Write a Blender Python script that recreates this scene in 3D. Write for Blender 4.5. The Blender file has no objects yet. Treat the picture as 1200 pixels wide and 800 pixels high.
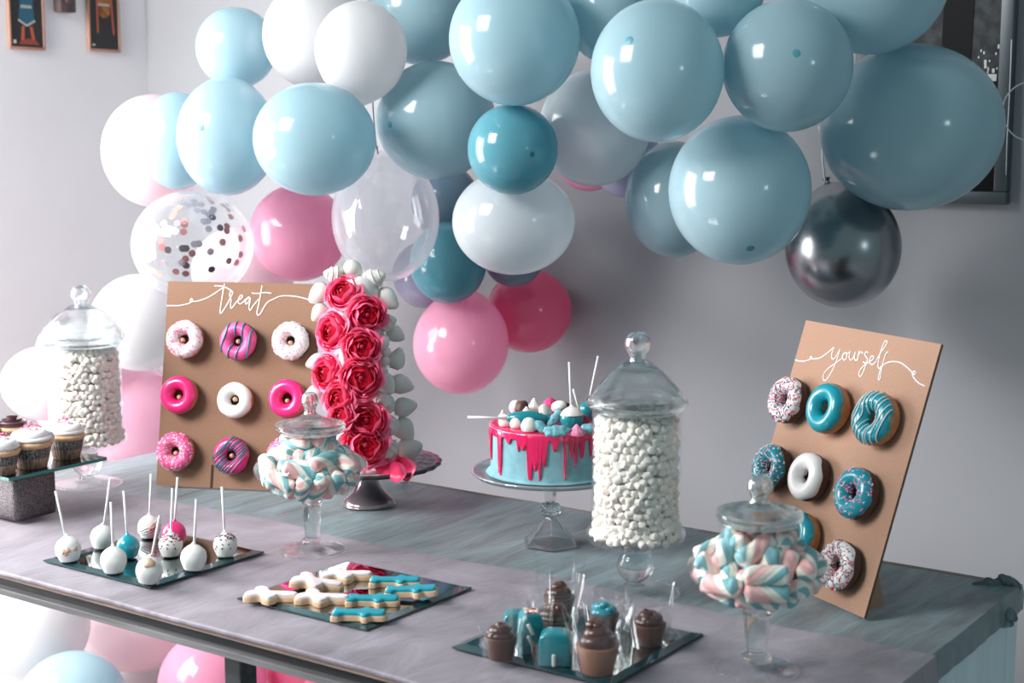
import bpy, bmesh, math, random
import numpy as np
from mathutils import Vector, Matrix, Euler
random.seed(7)
rnd = random.Random(11)
C = bpy.context.scene.collection
SC = bpy.context.scene
PI = math.pi

# ------------------------------------------------------------------ camera
cam_d = bpy.data.cameras.new('camera'); cam = bpy.data.objects.new('camera', cam_d); C.objects.link(cam)
cam.location = (0, 0, 1.434)
PITCH, YAW = math.radians(7.657), math.radians(35.263)
cam.rotation_euler = (PI/2 - PITCH, 0, YAW)
cam_d.sensor_width = 36; cam_d.lens = 36*1751.66/1200
cam_d.clip_start = .05
cam_d.dof.use_dof = True; cam_d.dof.focus_distance = 2.55; cam_d.dof.aperture_fstop = 5.0
SC.camera = cam
RIGHT = Vector((math.cos(YAW), math.sin(YAW), 0))
FWH = Vector((-math.sin(YAW), math.cos(YAW), 0))
FW = FWH*math.cos(PITCH) + Vector((0, 0, -math.sin(PITCH)))
UP = FWH*math.sin(PITCH) + Vector((0, 0, math.cos(PITCH)))

# ------------------------------------------------------------------ colour management, world, lights
SC.view_settings.view_transform = 'Standard'; SC.view_settings.look = 'None'
SC.view_settings.gamma = 1.0; SC.view_settings.use_curve_mapping = False
SC.view_settings.exposure = 0.44
SC.cycles.caustics_reflective = False; SC.cycles.caustics_refractive = False
SC.cycles.max_bounces = 14; SC.cycles.transparent_max_bounces = 32
SC.cycles.diffuse_bounces = 4; SC.cycles.glossy_bounces = 6; SC.cycles.transmission_bounces = 12
W = bpy.data.worlds.new('room_light'); SC.world = W; W.use_nodes = True
W.node_tree.nodes['Background'].inputs[0].default_value = (.66, .94, 1.0, 1)
W.node_tree.nodes['Background'].inputs[1].default_value = .225

def area(name, loc, target, sx, sy, power, col=(1, 1, 1), spread=180):
    d = bpy.data.lights.new(name, 'AREA'); d.shape = 'RECTANGLE'; d.size = sx; d.size_y = sy
    d.energy = power; d.color = col; d.spread = math.radians(spread)
    o = bpy.data.objects.new(name, d); C.objects.link(o); o.location = loc
    o.rotation_euler = (Vector(target) - Vector(loc)).to_track_quat('-Z', 'Y').to_euler()
    return o
area('window_daylight', (-3.22, 1.20, 1.35), (-1.6, 2.05, 1.15), .9, 1.5, 54, (1.0, .97, .97))
area('far_window_daylight', (2.45, 1.0, 1.75), (-.9, 2.3, 1.3), .16, .34, 2.6, (.82, .96, 1.0))
area('far_window_daylight_b', (2.60, .72, 1.75), (-.9, 2.3, 1.3), .16, .34, 1.3, (.82, .96, 1.0))
area('room_fill', (-2.75, -.45, 2.75), (-2.3, 2.1, .9), 1.2, 1.2, 40, (1.0, .98, .985), 110)  # added soft fill from the camera side, no known source

# ------------------------------------------------------------------ materials
def lin(c):
    return tuple(((x/255)/12.92 if x/255 <= .04045 else ((x/255+.055)/1.055)**2.4) for x in c)
MATS = {}
def newmat(name):
    m = bpy.data.materials.new(name); m.use_nodes = True
    nt = m.node_tree; nt.nodes.clear()
    out = nt.nodes.new('ShaderNodeOutputMaterial')
    return m, nt, out
def nd(nt, t, **kw):
    n = nt.nodes.new(t)
    for k, v in kw.items():
        if k in n.inputs: n.inputs[k].default_value = v
        else: setattr(n, k, v)
    return n
def pbr(name, rgb, rough=.5, metal=0, coat=0, sss=0, noise=0, nscale=40, bump=0, bscale=120, spec=.5, rgb2=None, stretch=(1, 1, 1)):
    if name in MATS: return MATS[name]
    m, nt, out = newmat(name); L = nt.links
    b = nd(nt, 'ShaderNodeBsdfPrincipled'); L.new(b.outputs[0], out.inputs[0])
    c = (*lin(rgb), 1)
    b.inputs['Base Color'].default_value = c; b.inputs['Roughness'].default_value = rough
    b.inputs['Metallic'].default_value = metal; b.inputs['Coat Weight'].default_value = coat
    b.inputs['Specular IOR Level'].default_value = spec
    if sss:
        b.inputs['Subsurface Weight'].default_value = sss; b.inputs['Subsurface Scale'].default_value = .01
        b.inputs['Subsurface Radius'].default_value = (1, .7, .6)
    tc = nd(nt, 'ShaderNodeTexCoord'); mp = nd(nt, 'ShaderNodeMapping'); mp.inputs['Scale'].default_value = stretch
    L.new(tc.outputs['Object'], mp.inputs[0])
    if noise or rgb2:
        n = nd(nt, 'ShaderNodeTexNoise', Scale=nscale, Detail=4.0); L.new(mp.outputs[0], n.inputs['Vector'])
        mx = nd(nt, 'ShaderNodeMix', data_type='RGBA')
        mx.inputs[6].default_value = c if rgb2 else (*[x*(1-noise) for x in c[:3]], 1)
        mx.inputs[7].default_value = (*lin(rgb2), 1) if rgb2 else (*[min(1, x*(1+noise)) for x in c[:3]], 1)
        cr = nd(nt, 'ShaderNodeValToRGB'); cr.color_ramp.elements[0].position = .38; cr.color_ramp.elements[1].position = .62
        L.new(n.outputs['Fac'], cr.inputs[0]); L.new(cr.outputs[0], mx.inputs[0]); L.new(mx.outputs[2], b.inputs['Base Color'])
    if bump:
        n2 = nd(nt, 'ShaderNodeTexNoise', Scale=bscale, Detail=3.0); L.new(mp.outputs[0], n2.inputs['Vector'])
        bp = nd(nt, 'ShaderNodeBump', Strength=bump, Distance=.002); L.new(n2.outputs['Fac'], bp.inputs['Height'])
        L.new(bp.outputs[0], b.inputs['Normal'])
    MATS[name] = m; return m
def facing_fac(nt, lo, hi, power):
    lw = nd(nt, 'ShaderNodeLayerWeight', Blend=.5)
    p = nd(nt, 'ShaderNodeMath', operation='POWER'); nt.links.new(lw.outputs['Facing'], p.inputs[0]); p.inputs[1].default_value = power
    mr = nd(nt, 'ShaderNodeMapRange'); nt.links.new(p.outputs[0], mr.inputs[0]); mr.inputs[3].default_value = lo; mr.inputs[4].default_value = hi
    return mr.outputs[0]
def latex(name, rgb, trans=.35, clear=0.0, rough=.13, shine=(.035, .55, 4)):
    """thin rubber: diffuse + light passing through + gloss, optionally see-through"""
    if name in MATS: return MATS[name]
    m, nt, out = newmat(name); L = nt.links; c = (*lin(rgb), 1)
    df = nd(nt, 'ShaderNodeBsdfDiffuse', Color=c); tr = nd(nt, 'ShaderNodeBsdfTranslucent', Color=c)
    mx = nd(nt, 'ShaderNodeMixShader'); mx.inputs[0].default_value = trans
    L.new(df.outputs[0], mx.inputs[1]); L.new(tr.outputs[0], mx.inputs[2]); base = mx
    if clear:
        tp = nd(nt, 'ShaderNodeBsdfTransparent', Color=(*[.75+.25*x for x in c[:3]], 1))
        m2 = nd(nt, 'ShaderNodeMixShader')
        inv = facing_fac(nt, clear, clear*.25, 2.2); L.new(inv, m2.inputs[0])
        L.new(mx.outputs[0], m2.inputs[1]); L.new(tp.outputs[0], m2.inputs[2]); base = m2
    gl = nd(nt, 'ShaderNodeBsdfGlossy', Color=(1, 1, 1, 1), Roughness=rough)
    m3 = nd(nt, 'ShaderNodeMixShader'); L.new(facing_fac(nt, *shine), m3.inputs[0])
    L.new(base.outputs[0], m3.inputs[1]); L.new(gl.outputs[0], m3.inputs[2]); L.new(m3.outputs[0], out.inputs[0])
    MATS[name] = m; return m
def thin_glass(name, tint=(240, 248, 248), lo=.05, hi=.8, power=2.6, rough=.02, white=0.0):
    if name in MATS: return MATS[name]
    m, nt, out = newmat(name); L = nt.links
    tp = nd(nt, 'ShaderNodeBsdfTransparent', Color=(*lin(tint), 1)); base = tp
    if white:
        df = nd(nt, 'ShaderNodeBsdfDiffuse', Color=(.85, .88, .9, 1)); mw = nd(nt, 'ShaderNodeMixShader'); mw.inputs[0].default_value = white
        L.new(tp.outputs[0], mw.inputs[1]); L.new(df.outputs[0], mw.inputs[2]); base = mw
    gl = nd(nt, 'ShaderNodeBsdfGlossy', Color=(1, 1, 1, 1), Roughness=rough)
    mx = nd(nt, 'ShaderNodeMixShader'); L.new(facing_fac(nt, lo, hi, power), mx.inputs[0])
    L.new(base.outputs[0], mx.inputs[1]); L.new(gl.outputs[0], mx.inputs[2]); L.new(mx.outputs[0], out.inputs[0])
    MATS[name] = m; return m
def solid_glass(name, clear=.35):
    if name in MATS: return MATS[name]
    m, nt, out = newmat(name); L = nt.links
    g = nd(nt, 'ShaderNodeBsdfGlass', Color=(.98, .995, .995, 1), Roughness=.01, IOR=1.46)
    tp = nd(nt, 'ShaderNodeBsdfTransparent', Color=(.9, .95, .95, 1)); mx = nd(nt, 'ShaderNodeMixShader'); mx.inputs[0].default_value = clear
    L.new(g.outputs[0], mx.inputs[1]); L.new(tp.outputs[0], mx.inputs[2]); L.new(mx.outputs[0], out.inputs[0])
    MATS[name] = m; return m
def cloth_mat(name, a, b, sx, sy, rough=.45, alpha=1.0, lo=.35, hi=.65, sheen=.3, bump=.6):
    m, nt, out = newmat(name); L = nt.links
    p = nd(nt, 'ShaderNodeBsdfPrincipled', Roughness=rough); L.new(p.outputs[0], out.inputs[0])
    p.inputs['Sheen Weight'].default_value = sheen; p.inputs['Alpha'].default_value = alpha
    tc = nd(nt, 'ShaderNodeTexCoord'); mp = nd(nt, 'ShaderNodeMapping'); mp.inputs['Scale'].default_value = (sx, sy, 1)
    L.new(tc.outputs['Object'], mp.inputs[0])
    n = nd(nt, 'ShaderNodeTexNoise', Scale=1.0, Detail=5.0, Roughness=.62, Distortion=.6); L.new(mp.outputs[0], n.inputs['Vector'])
    cr = nd(nt, 'ShaderNodeValToRGB'); e = cr.color_ramp.elements
    e[0].position = lo; e[0].color = (*lin(a), 1); e[1].position = hi; e[1].color = (*lin(b), 1)
    L.new(n.outputs['Fac'], cr.inputs[0]); L.new(cr.outputs[0], p.inputs['Base Color'])
    w = nd(nt, 'ShaderNodeTexNoise', Scale=700.0, Detail=2.0); L.new(tc.outputs['Object'], w.inputs['Vector'])
    b1 = nd(nt, 'ShaderNodeBump', Strength=bump, Distance=.006); L.new(n.outputs['Fac'], b1.inputs['Height'])
    b2 = nd(nt, 'ShaderNodeBump', Strength=.25, Distance=.001); L.new(w.outputs['Fac'], b2.inputs['Height']); L.new(b1.outputs[0], b2.inputs['Normal'])
    L.new(b2.outputs[0], p.inputs['Normal'])
    return m

# ------------------------------------------------------------------ mesh helpers
class MB:
    def __init__(s): s.v = []; s.f = []; s.m = []
    def add(s, vs, fs, mi=0):
        o = len(s.v); s.v += [tuple(v) for v in vs]; s.f += [tuple(i+o for i in f) for f in fs]
        s.m += ([mi]*len(fs) if isinstance(mi, int) else list(mi)); return s
    def build(s, name, mat, parent=None, smooth=True, loc=(0, 0, 0), sharp=None):
        me = bpy.data.meshes.new(name); me.from_pydata(s.v, [], s.f); me.update()
        for mm in (mat if isinstance(mat, (list, tuple)) else [mat]): me.materials.append(mm)
        if any(s.m): me.polygons.foreach_set('material_index', s.m)
        me.polygons.foreach_set('use_smooth', [smooth]*len(s.f))
        if smooth and sharp: me.set_sharp_from_angle(angle=math.radians(sharp))
        o = bpy.data.objects.new(name, me); C.objects.link(o); o.location = loc
        if parent is not None: o.parent = parent
        return o
def crom(pts, n=6, closed=False):
    P_ = [np.array(p, float) for p in pts]; out = []; N = len(P_)
    for i in range(N if closed else N-1):
        p0 = P_[(i-1) % N] if closed or i > 0 else 2*P_[0]-P_[1]
        p1 = P_[i]; p2 = P_[(i+1) % N]
        p3 = P_[(i+2) % N] if closed or i+2 < N else 2*P_[-1]-P_[-2]
        for k in range(n):
            t = k/n
            out.append(.5*((2*p1)+(-p0+p2)*t+(2*p0-5*p1+4*p2-p3)*t*t+(-p0+3*p1-3*p2+p3)*t**3))
    if not closed: out.append(P_[-1])
    return out
def lathe(prof, seg=40, mod=None, c=(0, 0, 0), mi=0):
    """prof: list of (r, z); ends on the axis close"""
    vs = []; fs = []; rows = []
    for (r, z) in prof:
        if r < 1e-6: rows.append([len(vs)]); vs.append((c[0], c[1], c[2]+z))
        else:
            row = []
            for k in range(seg):
                a = 2*PI*k/seg; rr = r*(mod(a, z) if mod else 1)
                row.append(len(vs)); vs.append((c[0]+rr*math.cos(a), c[1]+rr*math.sin(a), c[2]+z))
            rows.append(row)
    for A, B in zip(rows, rows[1:]):
        for k in range(seg):
            k2 = (k+1) % seg
            if len(A) == 1 and len(B) == 1: continue
            if len(A) == 1: fs.append((A[0], B[k2], B[k]))
            elif len(B) == 1: fs.append((A[k], A[k2], B[0]))
            else: fs.append((A[k], A[k2], B[k2], B[k]))
    return vs, fs
def flip(vf): return vf[0], [tuple(reversed(f)) for f in vf[1]]
def smooth_prof(prof, n=4):
    return [(max(0, float(p[0])), float(p[1])) for p in crom(prof, n)]
def ell(c, r, seg=20, rings=12, M=None):
    if isinstance(r, (int, float)): r = (r, r, r)
    vs, fs = lathe([(math.sin(PI*i/rings) if 0 < i < rings else 0, -math.cos(PI*i/rings)) for i in range(rings+1)], seg)
    M = M or Matrix.Identity(3)
    return [tuple(Vector(c) + M @ Vector((v[0]*r[0], v[1]*r[1], v[2]*r[2]))) for v in vs], fs
def tube(path, r, seg=8, cap=True):
    P_ = [Vector(p) for p in path]; n = len(P_); vs = []; fs = []
    t0 = (P_[1]-P_[0]).normalized(); a = t0.orthogonal().normalized()
    for i, p in enumerate(P_):
        t = (P_[min(i+1, n-1)] - P_[max(i-1, 0)]).normalized()
        a = (a - t*a.dot(t)).normalized(); b = t.cross(a)
        rr = r[i] if isinstance(r, (list, tuple)) else r
        for k in range(seg):
            an = 2*PI*k/seg; vs.append(tuple(p + a*rr*math.cos(an) + b*rr*math.sin(an)))
    for i in range(n-1):
        for k in range(seg):
            k2 = (k+1) % seg; fs.append((i*seg+k, i*seg+k2, (i+1)*seg+k2, (i+1)*seg+k))
    if cap: fs.append(tuple(reversed(range(seg)))); fs.append(tuple((n-1)*seg+k for k in range(seg)))
    return vs, fs
def box(c, s, bev=0.0, M=None):
    bm = bmesh.new(); bmesh.ops.create_cube(bm, size=1)
    for v in bm.verts: v.co = Vector((v.co.x*s[0], v.co.y*s[1], v.co.z*s[2]))
    if bev: bmesh.ops.bevel(bm, geom=bm.edges[:], offset=bev, segments=2, affect='EDGES', profile=.6)
    bm.verts.index_update()
    vs = [tuple(Vector(c) + ((M @ v.co) if M else v.co)) for v in bm.verts]; fs = [tuple(v.index for v in f.verts) for f in bm.faces]
    bm.free(); return vs, fs
def prism(poly, z0, z1, bev=0.0, steps=3):
    """extruded outline (xy list, counter-clockwise) with a rounded top edge"""
    n = len(poly); ctr = np.mean(np.array(poly), axis=0); vs = []; fs = []; rows = []
    lv = [(z0, 0.0)]
    if bev:
        for i in range(steps+1):
            a = PI/2*i/steps; lv.append((z1-bev+bev*math.sin(a), bev*(1-math.cos(a))))
    else: lv.append((z1, 0.0))
    P_ = [Vector((p[0], p[1])) for p in poly]; nr = []
    for i in range(n):
        e1 = (P_[i]-P_[i-1]).normalized(); e2 = (P_[(i+1) % n]-P_[i]).normalized()
        d = Vector((e1.y+e2.y, -e1.x-e2.x)); nr.append(d.normalized() if d.length > 1e-6 else Vector((0, 0)))
    for z, ins in lv:
        rows.append([len(vs)+i for i in range(n)])
        vs += [(P_[i].x-nr[i].x*ins, P_[i].y-nr[i].y*ins, z) for i in range(n)]
    for A, B in zip(rows, rows[1:]):
        for k in range(n): fs.append((A[k], A[(k+1) % n], B[(k+1) % n], B[k]))
    fs.append(tuple(reversed(rows[0]))); fs.append(tuple(rows[-1])); return vs, fs
def rot_to(axis):
    return Vector((0, 0, 1)).rotation_difference(Vector(axis).normalized()).to_matrix()
def xf(vf, M, t=(0, 0, 0)):
    return [tuple(M @ Vector(v) + Vector(t)) for v in vf[0]], vf[1]

def tag(o, label=None, cat=None, group=None, kind=None):
    if label: o['label'] = label
    if cat: o['category'] = cat
    if group: o['group'] = group
    if kind: o['kind'] = kind
    return o
def thing(name, label, cat, loc=(0, 0, 0), group=None, M=None):
    o = bpy.data.objects.new(name, None); o.empty_display_size = .03; C.objects.link(o)
    o.location = loc
    if M is not None: o.rotation_euler = M.to_euler()
    return tag(o, label, cat, group)
def dup(root, loc=None, label=None, group=None):
    r = root.copy(); C.objects.link(r)
    if loc is not None: r.location = loc
    if label: r['label'] = label
    if group: r['group'] = group
    for ch in list(root.children):
        c = ch.copy(); C.objects.link(c); c.parent = r
        for g in ch.children:
            d = g.copy(); C.objects.link(d); d.parent = c
    return r
def struct(name, vf, m, smooth=False):
    return tag(MB().add(*vf).build(name, m, smooth=smooth), kind='structure')
# ------------------------------------------------------------------ the setting
TZ = .75; XL, XR, YF, YB = -2.524, -.661, 1.432, 2.307; YWALL, XWALL = 3.0, -3.424
wall_left_lit_paint = pbr('wall_left_lit_paint', (238, 237, 239), .75, noise=.015, nscale=3, bump=.04, bscale=60)  # lighter copy of the wall paint, standing in for bounce light
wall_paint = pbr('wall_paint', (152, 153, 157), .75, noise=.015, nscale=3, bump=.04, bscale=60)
struct('floor', ([(XWALL, -2.6, 0), (1.8, -2.6, 0), (1.8, YWALL, 0), (XWALL, YWALL, 0)], [(0, 1, 2, 3)]), pbr('floor_tile', (214, 212, 212), .45, noise=.03, nscale=5))
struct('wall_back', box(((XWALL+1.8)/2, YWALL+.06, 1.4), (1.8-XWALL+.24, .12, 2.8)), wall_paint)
struct('wall_left', box((XWALL-.06, (YWALL-2.6)/2, 1.4), (.12, YWALL+2.6, 2.8)), wall_left_lit_paint)

# framed posters on the left wall
frame_wood = pbr('poster_frame', (176, 132, 112), .5)
def poster(name, label, y0, y1, zb, h, kind):
    yc, zc = (y0+y1)/2, zb+h/2; w = y1-y0
    t = thing(name, label, 'picture', (XWALL+.006, yc, zc), 'chair posters on the wall')
    mb = MB(); f = .007
    mb.add(*box((0, 0, h/2-f/2), (.010, w, f), .002)); mb.add(*box((0, 0, -h/2+f/2), (.010, w, f), .002))
    mb.add(*box((0, -w/2+f/2, 0), (.010, f, h-2*f), .002)); mb.add(*box((0, w/2-f/2, 0), (.010, f, h-2*f), .002))
    mb.build('picture_frame', frame_wood, t)
    mats = [pbr('poster_black', (34, 33, 34), .55), pbr('poster_teal', (36, 92, 112), .6), pbr('poster_cream', (205, 205, 196), .6),
            pbr('poster_orange', (190, 92, 60), .6), pbr('poster_red', (150, 62, 50), .6), pbr('poster_amber', (176, 112, 52), .6, rgb2=(120, 70, 36), nscale=30)]
    iw, ih = w/2-f, h/2-f; x = .003; m = MB()
    def q(pts, mi, dx):
        n = len(pts); m.add([(x+dx, a*iw, b*ih) for a, b in pts], [tuple(range(n))], mi)
    q([(-1, -1), (1, -1), (1, 1), (-1, 1)], 0, 0)
    if kind == 'stool':
        q([(-.55, -.38), (-.3, -.44), (-.05, -.5), (.2, -.42), (.5, -.36), (.42, .05), (.5, .5), (-.5, .5), (-.42, .05)], 1, .0006)
        for k in range(8):                                   # scalloped cream edge
            a = -.55+k*.135; b = -.38-.12*(1-abs(k-3.5)/3.5); q([(a, b), (a+.12, b-.02), (a+.12, b+.03), (a, b+.05)], 2, .001)
        for k in range(7): q([(-.36+k*.1, -.06), (-.30+k*.1, -.06), (-.29+k*.1, .01+.02*(k % 2)), (-.36+k*.1, .01)], 2, .001)
        q([(-.34, -.5), (-.16, -.5), (-.2, -.86), (-.42, -.86)], 3, .0006); q([(.16, -.5), (.34, -.5), (.5, -.86), (.3, -.86)], 3, .0006)
        q([(-.6, -.94), (.75, -.94), (.55, -.84), (.1, -.79), (-.35, -.84)], 4, .0008)
        q([(-.9, -.93), (-.72, -.93), (-.72, -.84), (-.9, -.84)], 2, .0006)
    else:
        q([(-.42, .1), (-.34, -.12), (-.1, -.2), (.2, -.2), (.4, -.1), (.46, .12), (.46, .6), (-.42, .6)], 5, .0006)
        q([(-.55, .45), (-.42, .45), (-.42, -.58), (-.54, -.6)], 3, .0008); q([(.45, .4), (.58, .4), (.72, -.64), (.6, -.6)], 3, .0008)
        for k in range(7): q([(-.4+k*.12, .1), (-.32+k*.12, .1), (-.31+k*.12, .17-.02*(k % 2)), (-.4+k*.12, .16)], 2, .001)
        q([(-.9, -.93), (-.7, -.93), (-.7, -.88), (-.9, -.88)], 2, .0006)
    m.build('print', mats, t, smooth=False)
pA, pB, pC, pD = (2.5232, 1.6754), (2.6378, 1.6776), (2.7845, 1.6823), (2.8963, 1.6864)
poster('framed_poster', 'narrow framed poster of a teal-draped stool with red legs on black', pA[0], pB[0], pA[1], .23, 'stool')
poster('framed_poster', 'narrow framed poster of an amber bentwood chair on black, nearest the corner', pC[0], pD[0], pC[1], .23, 'chair')
pE, pF = (2.6752, 1.7812), (2.7280, 1.7825)
o = MB().add(*box((0, 0, .08), (.03, pF[0]-pE[0], .16), .003)).add(*box((.018, 0, .05), (.012, .02, .05), .002)).build('wall_plaque', pbr('dark_wood', (78, 62, 62), .6, noise=.25, nscale=25), loc=(XWALL+.016, (pE[0]+pF[0])/2, pE[1]))
tag(o, 'small dark wooden plaque hanging between the two chair posters', 'plaque')

# large photograph on the back wall
qa, qb = (-1.2315, 1.3030), (-0.9104, 1.3082)
pw, ph = qb[0]-qa[0], .95
t = thing('framed_photograph', 'large black and white city photograph in a silver frame behind balloons', 'picture', ((qa[0]+qb[0])/2, YWALL-.016, qb[1]+ph/2))
mb = MB(); f = .026
for c_, s_ in [((0, 0, ph/2-f/2), (pw, .03, f)), ((0, 0, -ph/2+f/2), (pw, .03, f)), ((-pw/2+f/2, 0, 0), (f, .03, ph-2*f)), ((pw/2-f/2, 0, 0), (f, .03, ph-2*f))]: mb.add(*box(c_, s_, .003))
mb.build('picture_frame', pbr('silver_frame', (92, 98, 102), .4, metal=.6), t)
m = MB(); iw, ih = pw/2-f, ph/2-f
def q(pts, mi, dy):
    m.add([(a*iw, -dy, -ih+b*2*ih) for a, b in pts], [tuple(range(len(pts)))], mi)
q([(-1, 0), (1, 0), (1, 1), (-1, 1)], 0, 0)
q([(-1, 0), (1, 0), (1, .245), (-.2, .245), (-.2, .16), (-1, .16)], 1, .001)
q([(.10, .2), (.55, .2), (.60, .55), (.14, .55)], 1, .0012)
q([(.55, .24), (.95, .24), (.95, .255), (.55, .255)], 3, .0014)
for k in range(46):
    a, b = (rnd.uniform(-.3, .08) if k % 3 else rnd.uniform(.6, .95)), rnd.uniform(.235, .31); s = rnd.uniform(.008, .02)
    q([(a, b), (a+s*2, b), (a+s*2, b+s*.5), (a, b+s*.5)], 3, .0015)
m.build('print', [pbr('photo_grey', (64, 68, 71), .6, spec=.2, rgb2=(44, 47, 50), nscale=45), pbr('photo_black', (13, 14, 16), .6, spec=.15), pbr('photo_mid', (120, 122, 124), .5), pbr('photo_white', (196, 198, 198), .5)], t, smooth=False)

# ------------------------------------------------------------------ table
dark_wood = pbr('table_dark', (52, 54, 57), .5, noise=.3, nscale=6, stretch=(1, 12, 12))
grey_wood = pbr('table_grey', (104, 104, 106), .55, noise=.25, nscale=6, stretch=(1, 14, 14))
TW, TD_ = XR-XL, YB-YF
t = thing('dessert_table', 'long dark grey dessert table under a sheer cloth', 'table', ((XL+XR)/2, (YF+YB)/2, 0))
MB().add(*box((0, 0, TZ-.021), (TW-.02, TD_-.03, .034), .002)).build('tabletop', dark_wood, t, smooth=False)
mb = MB()
for sy in (-1, 1): mb.add(*box((0, sy*(TD_/2-.006), TZ-.0085), (TW-.004, .012, .0130), .002))
mb.build('top_edging', pbr('edging_wood', (150, 128, 118), .6, noise=.2, nscale=8, stretch=(1, 14, 14)), t, smooth=False)
mb = MB()
for sy in (-1, 1): mb.add(*box((0, sy*(TD_/2-.008), TZ-.0375), (TW, .016, .011), .002))
for sx in (-1, 1): mb.add(*box((sx*(TW/2-.008), 0, TZ-.036), (.016, TD_-.034, .011), .002))
mb.build('edge_rail', grey_wood, t, smooth=False)
MB().add(*box((0, 0, TZ-.05), (TW-.2, TD_-.2, .024), .002)).build('apron', dark_wood, t, smooth=False)
lp = (-1.5579, 1.4472, 0.7000)
for lx, ly in ((lp[0], YF+.075), (lp[0], YB-.075), (XR-.12, YF+.1), (XR-.12, YB-.075)):
    MB().add(*box((lx-(XL+XR)/2, ly-(YF+YB)/2, (TZ-.04)/2), (.034, .034, TZ-.04), .003)).build('leg', dark_wood, t, smooth=False)

# teal-grey cloth over the whole top, hanging a little over the edges
def nz(x, y, s=0):
    return (math.sin(5.1*x+1.3*y+s)+math.sin(-3.7*x+8.3*y+2.1*s)+math.sin(11*x+4*y+.7*s)*.6)/2.6
def sheet(x0, x1, y0, y1, nx, ny, zf, drops, ripple):
    """grid on the table top; drops: (back, right) lengths that hang over"""
    us = [x0+(x1-x0)*i/nx for i in range(nx+1)]; vs_ = [y0+(y1-y0)*j/ny for j in range(ny+1)]
    vs = []; fs = []
    for j, y in enumerate(vs_):
        for i, x in enumerate(us): vs.append((x, y, zf+ripple*(nz(x*2.2, y*2.2)-1)*.5))
    n = nx+1
    fs += [(j*n+i, j*n+i+1, (j+1)*n+i+1, (j+1)*n+i) for j in range(ny) for i in range(nx)]
    return vs, fs, us, vs_
def hang(edge, out, depth, rows, wav, mb, curl=.006):
    """hem that rolls over an edge: edge = list of top points, out = outward direction"""
    vs = []; n = len(edge); out = Vector(out)
    for r in range(rows+1):
        s = r/rows
        for i, e in enumerate(edge):
            w = wav*math.sin(i*1.9)*s + wav*.7*math.sin(i*.63+1)*s
            vs.append(tuple(Vector(e) + out*(curl*min(1, s*3)+w) + Vector((0, 0, -depth*s if s > 0 else 0))))
    mb.add(vs, [(r*n+i, r*n+i+1, (r+1)*n+i+1, (r+1)*n+i) for r in range(rows) for i in range(n-1)])
teal_cloth = cloth_mat('teal_cloth', (38, 58, 64), (118, 150, 158), 26, 4.5, .36, lo=.28, hi=.78)
mb = MB(); vs, fs, us, vv = sheet(XL-.004, XR+.004, YF+.004, YB+.004, 110, 56, TZ-.0006, None, .003); mb.add(vs, fs)
n = len(us); nyy = len(vv)
hang([vs[(nyy-1)*n+i] for i in range(n)], (0, 1, 0), .038, 4, .0006, mb)
hang([vs[j*n+n-1] for j in range(nyy)], (1, 0, 0), .040, 5, .0007, mb, .004)
hang([vs[j*n] for j in range(nyy)], (-1, 0, 0), .05, 4, .002, mb)
tc = mb.build('tablecloth', teal_cloth); tag(tc, 'sheer teal grey tablecloth with satin streaks covering the dessert table', 'tablecloth')
# gathered bunches of cloth at the back corner
corner_m = cloth_mat('corner_cloth', (44, 58, 62), (98, 116, 122), 60, 60, .6)
for px_, parts in (((-0.6725, 2.2971, 0.7490), ((-.030, 0, .0, .026, .0085), (-.006, .002, .002, .018, .0105), (.006, -.003, -.004, .010, .010))), ((-0.6534, 2.2264, 0.7190), ((-.018, 0, .002, .022, .012), (.002, .001, .0, .013, .0125), (-.004, -.004, -.010, .012, .008)))):
    b = MB(); Mx = Matrix((Vector((.80, .55, .05)).normalized(), Vector((-.55, .80, 0)).normalized(), Vector((0, 0, 1)))).transposed()
    for dx, dy, dz, lx, rr in parts:
        vs, fs = ell((0, 0, 0), (lx, rr, rr), 26, 18, Mx)
        vs = [tuple(Vector(v)*(1+.16*math.sin(v[0]*260+v[2]*330)+.10*math.sin(v[1]*420-v[2]*250+dx*300)) + Vector(px_) + Mx @ Vector((dx, dy, dz))) for v in vs]; b.add(vs, fs)
    b.build('knotted_corner', corner_m, tc)

# mauve runner along the front half
mauve = cloth_mat('mauve_cloth', (96, 88, 98), (142, 135, 148), 11, 5, .5, lo=.30, hi=.70, bump=.8)
RX1 = XR+.012; mb = MB()
vs, fs, us, vv = sheet(XL-.01, RX1, YF-.006, 1.902, 110, 34, TZ+.0022, None, .003)
n = len(us); nyy = len(vv)
for i in range(len(vs)):                                   # a soft lifted fold near the hem and wavy back border
    x, y, z = vs[i]
    if y > 1.88: y += .006*math.sin(x*9)+.004*math.sin(x*23)
    d = math.hypot((x+1.33)/.10, (y-1.452)/.02); z += .005*math.exp(-d*d)
    d2 = abs(y-(1.80+.02*math.sin(x*3)))/.012; z += .0016*math.exp(-d2*d2)
    vs[i] = (x, y, z)
mb.add(vs, fs)
fe = [vs[i] for i in range(n)]
hang(fe, (0, -1, 0), .0055, 3, .0006, mb, .0025)
hang([vs[j*n+n-1] for j in range(nyy)], (1, 0, 0), .24, 8, .008, mb, .008)
hang([vs[j*n] for j in range(nyy)], (-1, 0, 0), .2, 6, .004, mb)
tag(mb.build('table_runner', mauve), 'mauve grey sheer runner along the front half of the table', 'table runner')

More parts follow.
